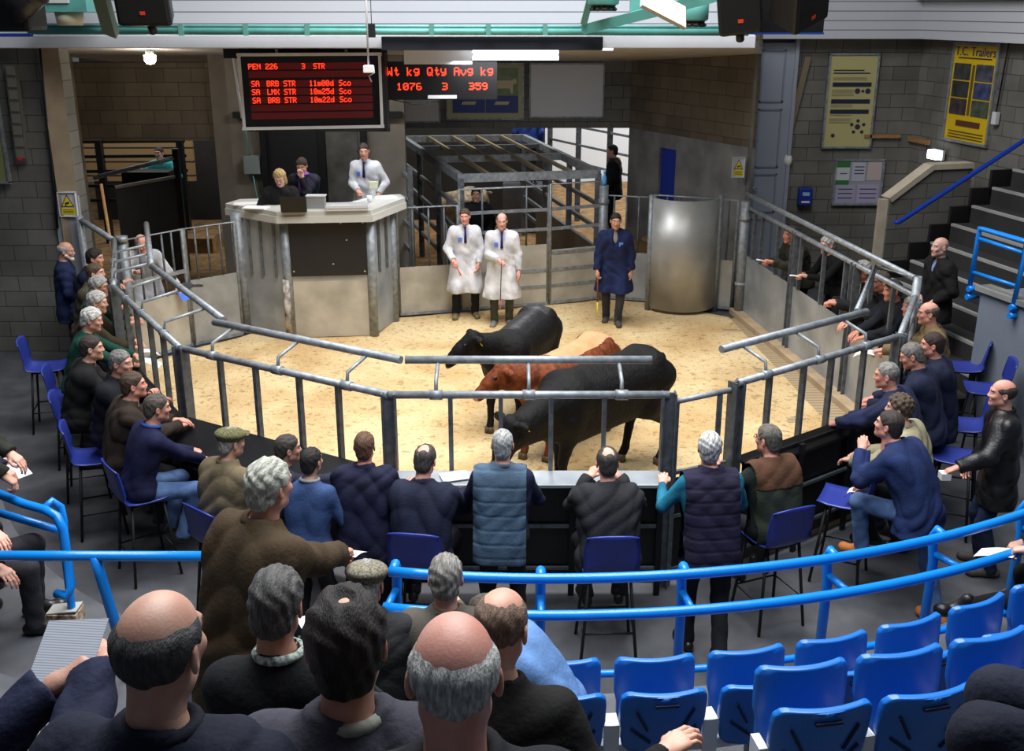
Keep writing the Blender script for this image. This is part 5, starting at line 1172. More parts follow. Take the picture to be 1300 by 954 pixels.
    def garment(name,col,kind,e,with_arms,hem_,neck=True,coat=False,vneck=None,amp=0.006,armscale=1.0):
        pts=[T(0),T(0.5),nb]+([p for a in arms.values() for p in a] if with_arms else [])
        lo_=np.min([tuple(p) for p in pts],0)-0.2; hi_=np.max([tuple(p) for p in pts],0)+0.17
        if coat: lo_[2]=min(lo_[2],pel.z-hem_-0.05)
        else: lo_[2]=min(lo_[2],pel.z-hem_-0.05)
        g=Field(lo_,hi_,res); torso(g,e)
        hb=pel.z-hem_
        if hem_<0.05: pass
        elif pose=='stand' or coat:
            n_=4 if coat else 2
            for i in range(1,n_+1):
                z=-hem_*i/n_*1.1; c=pel+Vector((0,0.0,z)); ww=0.088+(0.04*i/n_ if coat else 0.012); ra=(0.112+(0.045*i/n_ if coat else 0.006))*(1+(fz-1)*0.7)+e; g.cap(c-Vector((ww,0,0)),c+Vector((ww,0,0)),ra,k=0.06)
            if coat:
                for sd,(a,k_,n__) in legs.items(): g.cap(a,k_,0.10+e,0.095+e,k=0.06)
        else:
            g.cap(pel+Vector((-0.09,0.02,-0.02)),pel+Vector((0.09,0.02,-0.02)),0.115*(1+(fz-1)*0.7)+e,k=0.05)
        if with_arms:
            for sd,(a,e_,w) in arms.items():
                d=(w-e_).normalized(); g.cap(a,e_,(0.062+e)*armscale,(0.05+e)*armscale,0.035); g.cap(e_,w-d*0.005,(0.05+e)*armscale,(0.036+e)*armscale,0.02,cut=True)
        else:
            for sd,(a,e_,w) in arms.items(): g.cap(a-Vector((sd*0.03,0,0.0)),a+Vector((sd*0.0,0,0.0)),0.072+e,k=0.03)
        if neck: g.cap(T(0.44),nb+nd*0.028,0.09+e*0.3,0.068+e*0.5,0.05,cut=True)
        wrinkle(g,amp)
        g.each(lambda X,Y,Z,F:np.maximum(F,hb-Z))
        if quilt and name==nm: g.each(lambda X,Y,Z,F:F+0.007*np.exp(-(((Z/quilt)%1.0-0.5)*quilt/0.007)**2))
        if vest and name==nm: g.cap(nb+fwd*0.12,T(0.02)+fwd*(0.17*fz),0.045,0.07,0.015,sub=True)
        if vneck:
            t0=nb+fwd*0.12+upd*0.06; t1=T(0.47-vneck)+fwd*(0.15*fz)
            g.cap(t0,t1,0.07,0.026,0.01,sub=True)
        if neck: 
            g.cap(nb+nd*0.005,nb+nd*0.1,0.058,0.062,0.004,sub=True)
        V,Q=g.mesh(); return np_obj(name,np_mesh(name,V*s,Q,[cloth(col,kind)]),r)
    nm={'jacket':'jacket','coat':'coat','gilet':'gilet','sweater':'sweater','whitecoat':'white_coat'}[top]
    if shirt: garment('shirt',shirt,'cloth',-0.006,False,0.02,True,amp=0.002)
    if sleeve: garment('sweater' if top=='gilet' else 'shirt_sleeves',sleeve,'cloth',-0.004,True,0.02,True,amp=0.004)
    if collar is None and top in('jacket','coat','gilet') and not scarf: collar=tuple(int(v*0.82) for v in tc)
    nm={'jacket':'jacket','coat':'coat','gilet':'gilet','sweater':'sweater','whitecoat':'white_coat'}[top]
    iscoat=top in('coat','whitecoat')
    if top=='whitecoat': G_=garment(nm,tc,tk,0.012,True,0.50 if hem==0.07 else hem,True,True,vneck=0.24,amp=0.005)
    elif top=='coat': G_=garment(nm,tc,tk,0.02,True,0.42 if hem==0.07 else hem,True,True,amp=0.010,vneck=0.16 if shirt else None)
    elif top=='gilet': G_=garment(nm,tc,tk,0.02,False,hem+0.02,True,False,amp=0.006)
    elif top=='sweater': G_=garment(nm,tc,tk,0.004,True,hem,True,False,amp=0.005,vneck=0.1 if shirt else None)
    else: G_=garment(nm,tc,tk,0.019,True,hem+0.04,True,False,armscale=1.04,amp=0.0105,vneck=0.3 if vest else (0.14 if shirt else None))
    if yoke: garment('shoulder_yoke',yoke,tk,0.026,False,-0.36,True,amp=0.006).parent=G_
    if collar:
        g=MB(); c0=nb+nd*0.012; x=Vector((1,0,0)); pts=[]
        y=Vector((0,nd.z,-nd.y)).normalized()
        for k in range(17): a=R_(-60+300*k/16); pts.append(c0+x*0.072*math.cos(a)-y*0.072*math.sin(a)*1.0)
        g.tube([p*s for p in pts],[0.016*s]*17,8); g.build('collar',mat('check_collar',(205,215,205),0.8,0,0,60,col2=(70,90,80)) if collar=='check' else cloth(collar),G_)
    if tie:
        t0=nb+fwd*0.082+upd*0.0; t1=T(0.30)+fwd*(0.118*fz); g=MB(); g.beam(t0*s,(t0+upd*-0.035)*s,0.035*s,0.02*s,fwd); g.tube([t0*s,t1*s],[0.014*s,0.024*s],6); g.build('tie',cloth(tie),r)
    if scarf:
        g=MB(); c0=nb+nd*0.02; g.tube([(c0+Vector((0.08*math.cos(a),0.08*math.sin(a),0.01*math.sin(3*a))))*s for a in [R_(22.5*k) for k in range(17)]],0.026*s,8)
        for dx in (-0.03,0.035): g.tube([(c0+Vector((dx*0.5,0.08,0)))*s,(T(0.36)+Vector((dx,0.14,0)))*s,(T(0.16)+Vector((dx,0.14,0)))*s],[0.03*s,0.032*s,0.02*s],8)
        g.build('scarf',cloth(scarf),r)
    if badge:
        c=T(0.36)+Vector((0.085 if badge>0 else -0.085,0.0,0))+fwd*(0.128*fz); g=MB(); g.obox(c*s,(0.06*s,0,0),fwd*0.012,upd*0.065*s); g.build('badge',mat('blue_white_badge',(90,130,220),0.5),G_)
    info=dict(root=r,top=G_,hand={k:(r.matrix_basis@Matrix.Translation(m.to_translation()*s)@m.to_3x3().to_4x4()) for k,m in hndM.items()},base=base,yaw=yaw)
    return info
def chair_under(info,label,seat=0.74,back=0.02):
    v=Matrix.Rotation(R_(info['yaw']),3,'Z')@Vector((0,-0.0+back,0)); return chair(label,info['base'].x+v.x,info['base'].y+v.y,info['yaw'])
def held(name,label,cat,info,sd,mb,m,off=(0,0.08,-0.03),rot=(0,0,0)):
    M=info['hand'][sd]@Matrix.Translation(off)@Euler(rot).to_matrix().to_4x4(); o=mb.build(name,m); o.matrix_world=M; return tag(o,label,cat)
def sheet_mb(w=0.15,h=0.21,fold=0.02): 
    b=MB(); n=5; vs=[];
    for t in (0,0.0015):
        for j in range(n+1):
            for i in (0,1): vs.append(((i-0.5)*w,h*j/n,fold*math.sin(math.pi*j/n)+t))
    k=2*(n+1); fs=[(2*j,2*j+1,2*j+3,2*j+2) for j in range(n)]; fs=[f[::-1] for f in fs]+[tuple(v+k for v in f) for f in fs]
    b.add(vs,fs,True); return b
# ================================================================ cattle
def steer(label,hoof_c,heading,L=1.0,neck=(0.0,1.12,0.85),nose=(0.0,1.42,0.55),col=(13,12,13),back=None,tagc=None,legs_off=(0,0,0,0),res=0.014,sc_=1.0,seed=1,roll=0,wn=None,wm=None):
    r=root('steer',label,'cattle',(hoof_c[0],hoof_c[1],0.022),R_(heading),'cattle in the building')
    f=Field((-0.45,-1.05,-0.02),(0.45,1.6,1.5),res)
    C=f.cap
    C((-0.06,-0.5,0.96),(-0.05,0.4,0.93),0.235,0.225,0.08); C((0.06,-0.5,0.96),(0.05,0.4,0.93),0.235,0.225,0.08)
    C((0,-0.45,0.79),(0,0.40,0.73),0.25,0.255,0.08); C((0,-0.62,1.1),(0,0.3,1.08),0.115,0.10,0.08)
    C((-0.13,-0.60,1.10),(0.13,-0.60,1.10),0.115,k=0.08); C((-0.12,-0.72,0.95),(0.12,-0.72,0.95),0.15,k=0.08)
    for s in(-1,1):
        C((s*0.12,0.42,1.0),(s*0.13,0.5,0.78),0.15,0.14,0.08)
        # hind: thigh, stifle, hock, fetlock
        o=legs_off[0 if s<0 else 1]
        C((s*0.15,-0.62,0.92),(s*0.17,-0.5,0.68),0.155,0.12,0.07); C((s*0.17,-0.5,0.68),(s*0.15,-0.74+o,0.46),0.115,0.058,0.05); C((s*0.15,-0.74+o,0.46),(s*0.15,-0.70+o*1.2,0.13),0.05,0.038,0.02); C((s*0.15,-0.70+o*1.2,0.13),(s*0.15,-0.665+o*1.2,0.07),0.042,0.046,0.02)
        o=legs_off[2 if s<0 else 3]
        C((s*0.14,0.5,0.78),(s*0.13,0.46+o*0.4,0.6),0.13,0.085,0.06); C((s*0.13,0.46+o*0.4,0.6),(s*0.13,0.5+o,0.36),0.075,0.05,0.03); C((s*0.13,0.5+o,0.36),(s*0.13,0.5+o,0.12),0.043,0.036,0.02); C((s*0.13,0.5+o,0.12),(s*0.13,0.525+o,0.07),0.04,0.045,0.02)
    C((0,0.55,0.78),(0,0.62,0.66),0.15,0.10,0.08)
    Rw=Matrix.Rotation(-R_(heading),3,'Z')
    if wn: neck=(Rw@(Vector(wn)-Vector((hoof_c[0],hoof_c[1],0))))/sc_; nose=(Rw@(Vector(wm)-Vector((hoof_c[0],hoof_c[1],0))))/sc_
    nk=Vector(neck); ns=Vector(nose); hd=(ns-nk).normalized()
    C((0,0.42,0.98),tuple(nk),0.20,0.115,0.08); C((0,0.55,0.76),tuple(nk-Vector((0,0.03,0.08))),0.15,0.09,0.08)
    poll=nk+Vector((0,0.04,0.07)); muz=ns
    C(tuple(poll),tuple(poll.lerp(muz,0.5)),0.095,0.082,0.05); C(tuple(poll.lerp(muz,0.45)),tuple(muz),0.078,0.062,0.04); C(tuple(nk+hd*0.05-Vector((0,0,0.06))),tuple(muz-hd*0.05-Vector((0,0,0.02))),0.06,0.045,0.05)
    side=Vector((0,0,1)).cross(hd).normalized(); upn=hd.cross(side)*-1
    if upn.z<0: upn=-upn
    for s in(-1,1):
        e0=poll+side*s*0.09-hd*0.0+upn*0.01; e1=e0+side*s*0.13-hd*0.05+upn*0.0; em=e0.lerp(e1,0.55)
        R3=Matrix((side*s,hd,upn)).transposed(); f.ell(tuple(em),(0.085,0.045,0.02),0.02,R=R3); C(tuple(e0-side*s*0.03),tuple(em),0.028,0.03,0.02)
        ey=poll.lerp(muz,0.33)+side*s*0.078+upn*0.035; f.ell(tuple(ey),(0.02,0.02,0.02),0.01)
        nz=muz+hd*0.055+side*s*0.03+upn*0.01; f.ell(tuple(nz),(0.012,0.012,0.012),0.006,sub=True)
    # tail
    C((0,-0.84,1.08),(0,-0.9,0.95),0.04,0.03,0.04); C((0,-0.9,0.95),(0.02,-0.9,0.55),0.024,0.02,0.02); C((0.02,-0.9,0.55),(0.02,-0.9,0.38),0.035,0.03,0.02)
    # sheath / belly line
    C((0,-0.1,0.56),(0,0.05,0.54),0.05,0.04,0.06)
    f.each(lambda X,Y,Z,F:F+0.0025*np.sin(Y*40+3*np.sin(Z*25+seed))*np.sin(Z*35+3*np.sin(Y*21)))
    f.each(lambda X,Y,Z,F:np.maximum(F,0.055-Z))
    V,Q=f.mesh(); c=V[Q].mean(1); mi=np.zeros(len(Q),int)
    if back:
        m2=(c[:,2]>1.10+0.02*np.sin(c[:,1]*23)+0.02*np.sin(c[:,0]*40))&(np.abs(c[:,0])<0.17)&(c[:,1]<0.35)&(c[:,1]>-0.75); mi[m2]=1
    mz=((c-np.array(tuple(muz+hd*0.05)))**2).sum(1)<0.06**2; mi[mz]=2
    for s in(-1,1):
        ey=poll.lerp(muz,0.33)+side*s*0.09+upn*0.038; mi[((c-np.array(tuple(ey)))**2).sum(1)<0.019**2]=3
    c2=tuple(int(v*0.6) for v in col)
    hm=mat('coat_%d_%d_%d'%col,col,0.7,0,0,16,0.9,46,col2=c2,stretch=(1,1,0.45),spec=0.22); bm_=mat('clipped_%d'%sum(back or (1,)),back or col,0.42 if back and sum(back)<100 else 0.6,0,0.12,9,0.3,60)
    mu=mat('muzzle_%d'%sum(col),(200,140,110) if sum(col)>150 else (38,34,34),0.45); ed=mat('cattle_eye',(20,12,10),0.1)
    np_obj('body',np_mesh('body',V*sc_,Q,[hm,bm_,mu,ed],mi),r)
    for i,(sx,y,o) in enumerate(((-0.15,-0.655,legs_off[0]*1.2),(0.15,-0.655,legs_off[1]*1.2),(-0.13,0.535,legs_off[2]),(0.13,0.535,legs_off[3]))):
        b=MB(); 
        for q in(-1,1): b.lathe([(0,0.0),(0.034,0.0),(0.03,0.07),(0,0.075)],(q*0.022,0.01,0),10)
        ob=b.build('hoof',mat('hoof_horn',(92,76,56),0.5),r); ob.location=(sx*sc_,(y+o)*sc_,0); ob.scale=(sc_,sc_*1.25,sc_)
    if tagc:
        for s in tagc:
            e0=poll+side*s*0.175-hd*0.02-upn*0.03; b=MB(); b.obox((0,0,0),side*0.05,hd*0.008,upn*0.06); ob=b.build('ear_tag',mat('yellow_tag',(235,190,30),0.5),r); ob.location=e0*sc_
    return r
steer('black steer nearest the stand, head lowered and turned, its flank filling the front bars',(0.88,9.74),128,wn=(0.02,8.86,0.90),wm=(-0.16,8.72,0.52),legs_off=(-0.05,0.14,0.05,-0.12),tagc=(1,),sc_=1.07,seed=1)
steer('reddish brown steer with pale clipped back standing between the two black ones',(0.60,10.62),141,col=(132,66,34),back=(200,146,100),wn=(-0.08,10.06,1.02),wm=(-0.36,9.93,0.84),legs_off=(0.0,-0.1,0.0,0.1),sc_=0.95,seed=4)
steer('black steer farthest from the stand, head raised to the left, yellow ear tag',(0.10,11.5),158,wn=(-0.42,10.85,1.12),wm=(-0.72,10.74,0.92),legs_off=(0.05,-0.05,-0.12,0.12),tagc=(1,),back=(22,22,25),sc_=0.98,seed=7)  # glossy clipped back, its sheen partly put into a lighter colour
steer('pale cream bullock waiting in the weighing race behind the gates',(-0.75,18.9),10,col=(196,172,136),sc_=1.0,seed=9,res=0.02)
steer('second cream bullock farther back in the race, by the cage post',(-1.0,20.9),-20,col=(206,186,154),sc_=0.95,seed=12,res=0.02)
# ================================================================ people
WC=(236,238,244); CUT=(214,160,138)
NV=(26,32,58)
# --- in the ring
i=person('young man in white coat and dark tie holding an orange stick in the ring',590,275,188,lean=3,hy=-12,hp=-4,lh=(-0.2,0.14,-0.50),rh=(0.2,0.2,-0.42),hands=('relax','hold'),top='whitecoat',tc=WC,pc=(24,24,28),hair='short',hc=(96,74,56),sk=(226,160,140),shirt=(200,208,226),tie=(40,32,90),badge=1,shoe=(112,100,72),feet=((-0.15,0.02,0.02),(0.16,0.05,0.02)),res=0.011,fat=1.03)
M=i['hand'][1]; p=M@Vector((0,0.08,-0.02)); e=at(605,382,0.25); tag(MB(p).tube([p+(p-e)*0.08,e],[0.009,0.008],8).build('sorting_stick',mat('orange_plastic',(238,96,26),0.4),loc=p),'orange plastic stick in the young man hand','stick')
i=person('balding man in white coat holding a thin dark cane upright in the ring',637,281,180,lean=3,hy=0,hp=-6,lh=(-0.27,0.1,-0.56),rh=(0.05,0.26,-0.32),hands=('relax','hold'),top='whitecoat',tc=WC,pc=(70,72,60),hair='horseshoe',hc=(120,100,86),sk=(228,168,150),shirt=(198,206,226),tie=(56,44,130),badge=1,shoe=(120,118,112),fat=1.08,res=0.011)
M=i['hand'][1]; p=M@Vector((0,0.08,-0.02)); e=Vector((p.x-0.02,p.y-0.05,0.5)); tag(MB(p).tube([p+Vector((0,0,0.05)),e],0.007,8).build('cane',mat('dark_cane',(50,44,44),0.4),loc=p),'thin dark cane held before the balding man coat','stick'); tag(MB(e).tube([e,e-Vector((0,0,0.14))],0.011,8).build('cane_grip',mat('red_tip',(200,90,80),0.5),loc=e),'reddish lower end of the thin dark cane','stick')
i=person('bearded young man in long navy coat over grey hood, holding a brown stick',782,281,176,lean=3,hy=2,hp=-4,lh=(-0.26,0.05,-0.56),rh=(0.27,0.12,-0.55),hands=('relax','hold'),top='coat',tc=(26,38,78),pc=(58,60,66),hair='short',hc=(36,28,24),sk=(196,142,116),shirt=(150,148,146),hem=0.40,feet=((-0.07,0.12,0.02),(0.10,-0.12,0.02)),shoe=(70,64,56),beard=None,res=0.011,badge=-1)
M=i['hand'][1]; p=M@Vector((0,0.08,-0.02)); e=Vector((p.x+0.0,p.y-0.12,0.22)); m_=p.lerp(e,0.66); tag(MB(p).tube([p+Vector((0,0,0.08)),m_],0.012,8).build('drover_stick',mat('brown_stick',(110,56,36),0.5),loc=p),'brown drover stick in the navy coated man hand','stick'); tag(MB(e).tube([m_,e],0.012,8).build('stick_tip',mat('yellow_tape',(208,196,40),0.5),loc=e),'yellow taped lower end of the drover stick','stick')
# --- rostrum
RS='people on the rostrum'
i=person('blonde woman in black fleece working at the laptop',355,226,194,z0=0.93,pose='sit',seat=0.67,feet=((-0.12,-0.1,0),(0.12,-0.1,0)),lean=12,hy=-15,hp=-28,lh=(-0.1,0.26,-0.24),rh=(0.26,0.26,-0.24),hands=('flat','flat'),top='jacket',tc=(20,20,22),hair='bob',hc=(206,172,112),sk=(232,180,160),s=0.97,group=RS,res=0.011,glasses=True)
i=person('dark haired woman in navy jacket and purple scarf, hand at her chin',383,211,176,z0=0.93,lean=18,hy=0,hp=-18,lh=(-0.02,0.16,0.05),rh=(0.1,0.22,-0.42),hands=('hold','relax'),top='jacket',tc=(28,28,44),hair='full',hc=(66,40,30),sk=(226,170,150),s=0.94,scarf=(150,96,186),group=RS,res=0.011)
i=person('auctioneer in white coat and dark tie wearing a headset microphone',462,192,170,z0=0.93,lean=4,hy=14,hp=-8,lh=(-0.24,0.14,-0.42),rh=(0.06,0.26,-0.36),hands=('relax','hold'),top='whitecoat',tc=WC,hair='short',hc=(78,66,60),sk=(222,158,134),shirt=(214,218,232),tie=(44,40,84),badge=1,headset=True,group=RS,res=0.011)
# --- behind the gates
i=person('man stooping in white coat with a blue card behind the cream lane gate',179,309,200,lean=30,hy=-5,hp=-30,lh=(-0.42,0.26,-0.40),rh=(0.12,0.28,-0.16),hands=('hold','fist'),top='whitecoat',tc=WC,hair='horseshoe',hc=(150,120,100),sk=(226,160,140),shirt=(190,200,225),badge=1)
held('blue_card','blue card booklet in the stooping man hand','card',i,-1,sheet_mb(0.12,0.17,0.01),mat('blue_card',(60,110,220),0.5))
i=person('man in black jacket with yellow shoulders standing by the blue door',777,192,75,z0=0.5,lean=3,hy=5,top='jacket',tc=(20,20,22),hair='short',hc=(30,24,22),sk=(190,140,118),hem=0.18,s=0.98,fat=1.1)
b=MB(); o=i['top']
for sd in (-1,1):
    b.tube([(sd*0.06,0.135,1.38),(sd*0.10,0.150,1.2),(sd*0.10,0.150,1.0)],0.009,6)
b.build('yellow_piping',mat('yellow_trim',(220,180,30),0.6),o); b=MB(); b.tube([(0.1,-0.02,1.455),(0.2,-0.01,1.43),(0.25,0.0,1.32)],[0.035,0.06,0.058],10); b.build('yellow_shoulder',MATS['yellow_trim'],o)
i=person('person in blue far back beyond the cattle cage roof',674,165,-10,z0=1.0,at_loc=(0.35,22.4,1.0),top='jacket',tc=(40,70,150),hair='short',hc=(150,140,130),res=0.02)
i=person('person in dark trousers partly hidden in the race behind the gates',610,205,180,at_loc=(-0.62,17.6,0.0),top='jacket',tc=(30,32,40),hair='short',hc=(60,50,40),res=0.02)
i=person('person in turquoise overalls in the far left pens',190,197,170,at_loc=(-7.0,20.6,0.30),top='coat',tc=(60,180,176),pc=(60,160,160),hair='short',hc=(60,50,40),res=0.02,lh=(-0.3,0.25,-0.1),rh=(0.3,0.25,-0.1))
# --- left side spectators
def P(*a,**k): return person(*a,**k)
P('white bearded man in navy overalls standing against the left wall',84,319,-70,lean=4,hy=-10,hp=-8,top='jacket',shirt=(170,180,190),tc=(36,48,86),pc=(28,34,58),hair='horseshoe',hc=(200,198,196),beard=(214,212,208),hem=0.2,sk=(206,150,128),lh=(-0.1,0.24,-0.3),rh=(0.1,0.24,-0.3))
P('dark curly haired man in navy leaning on folded arms at the rear left fence',121,328,-80,lean=22,hy=-8,hp=-4,lh=(0.1,0.34,-0.14),rh=(-0.05,0.38,-0.14),top='jacket',tc=(26,32,58),hair='full',hc=(36,28,26),sk=(214,156,130))
P('brown haired man mostly hidden behind the glasses wearer on the left',122,347,-82,lean=18,hy=-4,top='jacket',tc=(78,72,58),hair='short',hc=(98,78,60),lh=(-0.1,0.36,-0.2),rh=(0.1,0.36,-0.2))
P('grey haired man in glasses and dark green jacket by the left fence',126,364,-78,lean=18,hy=-6,hp=-6,top='jacket',tc=(38,54,42),hair='full',hc=(178,176,172),glasses=True,sk=(204,146,124),lh=(-0.1,0.38,-0.22),rh=(0.1,0.38,-0.22))
i=P('silver haired man in brown coat holding papers at the left fence',124,384,-75,lean=20,hy=-4,hp=-8,top='jacket',tc=(66,56,42),hair='full',hc=(200,198,194),lh=(-0.12,0.42,-0.3),rh=(0.10,0.42,-0.3),hands=('hold','hold'))
held('sale_catalogue','white catalogue held by the silver haired man in brown','paper',i,1,sheet_mb(),PAPER)
i=P('white haired man in bottle green sweater holding a sheet over the left fence',117,406,-72,lean=22,hy=-6,hp=-12,top='sweater',tc=(22,74,60),hair='full',hc=(226,224,220),sk=(214,156,134),lh=(-0.06,0.5,-0.26),rh=(0.14,0.46,-0.28),hands=('hold','hold'))
held('sale_catalogue','white sheet held by the man in bottle green sweater','paper',i,-1,sheet_mb(),PAPER)
P('dark haired man in black piped jacket on the left, above the twisting grey head',117,442,-66,lean=20,pose='sit',hy=-8,hp=-2,top='jacket',tc=(28,28,30),hair='short',hc=(64,52,46),lh=(-0.05,0.4,-0.22),rh=(0.1,0.4,-0.24),seat=0.85)
P('grey cropped man in black jacket with hand raised to his chin on the left',154,461,-92,lean=16,pose='sit',hy=-6,hp=-4,top='jacket',tc=(26,28,36),hair='short',hc=(140,136,134),sk=(212,154,132),lh=(0.02,0.34,-0.06),rh=(0.05,0.36,-0.16),hands=('hold','relax'),seat=0.85)
P('brown haired man in crinkled dark brown coat seated on the left',170,489,-62,lean=18,pose='sit',hy=-6,hp=2,top='jacket',tc=(54,44,38),hair='short',hc=(88,68,54),sk=(226,156,134),lh=(-0.05,0.4,-0.2),rh=(0.05,0.42,-0.22),seat=0.80,res=0.011)
i=P('man in navy sweater with blue collar and jeans seated at the black counter',200,518,-52,lean=22,pose='sit',hy=-8,hp=-6,top='sweater',tc=(28,30,66),pc='denim',hair='short',hc=(96,86,78),sk=(216,152,130),lh=(-0.1,0.4,-0.3),rh=(0.08,0.42,-0.32),collar=(50,90,170),hands=('relax','hold'),res=0.011)
chair_under(i,'tall blue chair under the man in the navy sweater')
# --- front row along the counter
i=P('man in olive flat cap and faded olive jacket, back to the stand',294,562,-38,lean=12,pose='sit',hy=-6,hp=-4,top='jacket',tc=(122,108,84),pc=(60,54,44),hair='short',hc=(170,160,150),cap=(112,110,72),lh=(-0.1,0.4,-0.3),rh=(0.1,0.4,-0.3),fat=1.15,seat=0.74,hem=0.16,res=0.01)
chair_under(i,'tall blue chair hidden under the olive jacket')
i=P('grey-brown haired man in navy padded jacket reaching out his right arm',366,570,-48,lean=24,hy=-16,hp=-2,top='jacket',tc=(38,42,60),hair='short',hc=(70,62,58),sk=(196,146,124),lh=(-0.1,0.4,-0.3),rh=(0.15,0.56,-0.12),hands=('relax','hold'),s=0.93,res=0.01)
i=P('dark haired man in mid blue sweater with grey collar, back to the stand',396,586,-20,lean=12,hy=-4,hp=0,top='sweater',tc=(58,82,128),hair='short',hc=(34,28,26),sk=(200,150,126),lh=(-0.2,0.3,-0.3),rh=(0.2,0.28,-0.34),collar=(150,150,148),fat=1.05,s=0.9,res=0.01)
i=P('ginger brown haired man in navy fleece standing at the front counter',463,567,-2,lean=14,hy=0,hp=0,top='jacket',tc=(30,32,58),hair='short',hc=(112,78,56),sk=(226,150,128),lh=(-0.16,0.4,-0.26),rh=(0.16,0.4,-0.26),s=0.95,fat=1.1,hem=0.2,res=0.01)
i=P('man with thinning dark crown in navy jacket seated with papers on the counter',540,585,-8,lean=22,pose='sit',hy=-6,hp=-16,top='jacket',tc=(30,34,56),hair='crown',hc=(72,64,60),sk=(226,160,140),lh=(-0.26,0.3,-0.16),rh=(0.2,0.44,-0.2),hands=('flat','flat'),fat=1.12,res=0.01,seat=0.72)
chair_under(i,'tall blue chair under the man with thinning crown at the front counter')
p=at(577,603,1.13); tag(MB((0,0,0)).box(-0.11,-0.08,0,0.11,0.08,0.006).build('paper_sheet',PAPER,loc=(p.x,p.y,1.115),rz=0.3),'white paper on the counter beside the thinning crowned man','paper')
i=P('white haired man in slate blue quilted gilet standing at the counter',638,565,-2,lean=12,hy=0,hp=-2,top='gilet',quilt=0.11,tc=(76,98,120),sleeve=(34,38,66),hair='short',hc=(186,186,184),sk=(226,168,150),lh=(-0.2,0.34,-0.26),rh=(0.2,0.34,-0.26),fat=1.15,hem=0.17,s=0.98,res=0.01)
i=P('bald crowned man in black suit seated on a blue chair at the counter',771,588,2,lean=20,pose='sit',hy=0,hp=-10,top='jacket',tc=(42,42,46),hair='crown',hc=(62,56,52),sk=(224,162,140),lh=(-0.1,0.34,-0.02),rh=(0.12,0.34,-0.02),hands=('hold','hold'),fat=1.12,seat=0.72,hem=0.2,res=0.01)
chair_under(i,'tall blue chair under the black suit in the middle of the front row')
i=P('white haired man in dark plum gilet and teal sleeves leaning on the gate post',901,569,6,lean=16,hy=-14,hp=4,top='gilet',quilt=0.09,tc=(36,32,56),sleeve=(30,112,140),hair='full',hc=(214,212,208),sk=(222,160,142),lh=(-0.28,0.3,-0.16),rh=(0.16,0.3,-0.2),fat=1.15,hem=0.18,feet=((-0.12,0.12,0),(0.05,-0.18,0.03)),res=0.01)
i=P('man in glasses and green gilet with brown shoulders raising a pen',975,558,22,lean=16,pose='sit',hy=18,hp=-2,top='gilet',yoke=(88,58,40),tc=(50,58,46),sleeve=(34,40,38),hair='short',hc=(110,104,96),sk=(222,158,138),lh=(-0.30,0.32,-0.06),rh=(0.1,0.36,-0.3),hands=('hold','relax'),glasses=True,fat=1.15,hem=0.16,res=0.01)
chair_under(i,'tall blue chair under the man in the green and brown gilet')
p=i['hand'][-1]@Vector((0.01,0.1,-0.02)); tag(MB(p).tube([p-Vector((0.05,0,0.05)),p+Vector((0.05,0.02,0.06))],0.006,8).build('pen',PAPER,loc=p),'white pen in the raised hand of the man in glasses','pen')
# --- right side
i=P('man in navy waterproof bending forward with one knee raised, tan boots',1128,540,42,lean=34,hy=8,hp=6,top='jacket',tc=(34,50,96),pc='denim',hair='short',hc=(62,52,48),sk=(220,156,136),lh=(-0.12,0.26,-0.02),rh=(0.1,0.34,-0.42),hands=('hold','hold'),feet=((-0.1,0.42,0.42),(0.06,-0.2,0.0)),shoe=(168,98,40),hem=0.14,fat=1.08,res=0.01)
held('folded_paper','crumpled white paper in the bending man hand','paper',i,1,sheet_mb(0.1,0.12,0.03),PAPER)
i=P('curly brown haired person in tan coat hidden behind the bending man',1141,519,55,lean=20,pose='sit',hy=5,top='jacket',tc=(168,160,130),hair='curly',hc=(92,74,58),lh=(-0.1,0.4,-0.3),rh=(0.1,0.36,-0.3))
i=P('grey balding man in navy jacket resting his hand on the right counter',1125,477,58,lean=26,hy=8,hp=-6,top='jacket',tc=(36,44,78),hair='thin',hc=(150,146,142),sk=(218,152,132),lh=(-0.14,0.46,-0.28),rh=(0.1,0.4,-0.3),fat=1.1)
i=P('grey haired man in dark navy jacket looking down, near the right corner post',1157,452,62,lean=22,hy=8,hp=-20,top='jacket',tc=(32,38,64),hair='short',hc=(128,124,122),sk=(212,148,128),lh=(-0.1,0.4,-0.3),rh=(0.1,0.4,-0.3),fat=1.1)
i=P('brown haired man in navy coat behind the man looking down on the right',1183,438,66,lean=16,hy=5,hp=-4,top='jacket',tc=(28,34,58),hair='short',hc=(58,42,36),sk=(220,150,130),lh=(-0.1,0.4,-0.3),rh=(0.1,0.4,-0.3),hem=0.2)
i=P('bald crowned man in tan tweed jacket at the right corner',1178,398,74,lean=14,hy=4,hp=-4,top='jacket',tk='tweed',tc=(124,106,72),hair='horseshoe',hc=(110,96,84),sk=(222,158,140),lh=(-0.1,0.5,-0.2),rh=(0.1,0.4,-0.25),hands=('hold','hold'))
held('sale_catalogue','open white catalogue held out by the man in tweed','paper',i,-1,sheet_mb(0.16,0.22,0.03),PAPER)
i=P('grey haired man in black jacket beside the tweed jacket',1157,390,80,s=0.95,lean=26,hy=4,hp=-4,top='jacket',tc=(22,22,24),hair='full',hc=(196,192,188),sk=(214,150,132),lh=(-0.1,0.44,-0.24),rh=(0.1,0.4,-0.25))
i=P('shaven headed man in dark coat and blue shirt standing on the right hand steps',1193,314,100,z0=0.25,lean=2,hy=2,top='jacket',tc=(24,24,24),pc=(48,56,80),hair=None,sk=(214,168,150),shirt=(150,170,214),hem=0.2,lh=(-0.16,0.14,-0.42),rh=(0.2,0.1,-0.44))
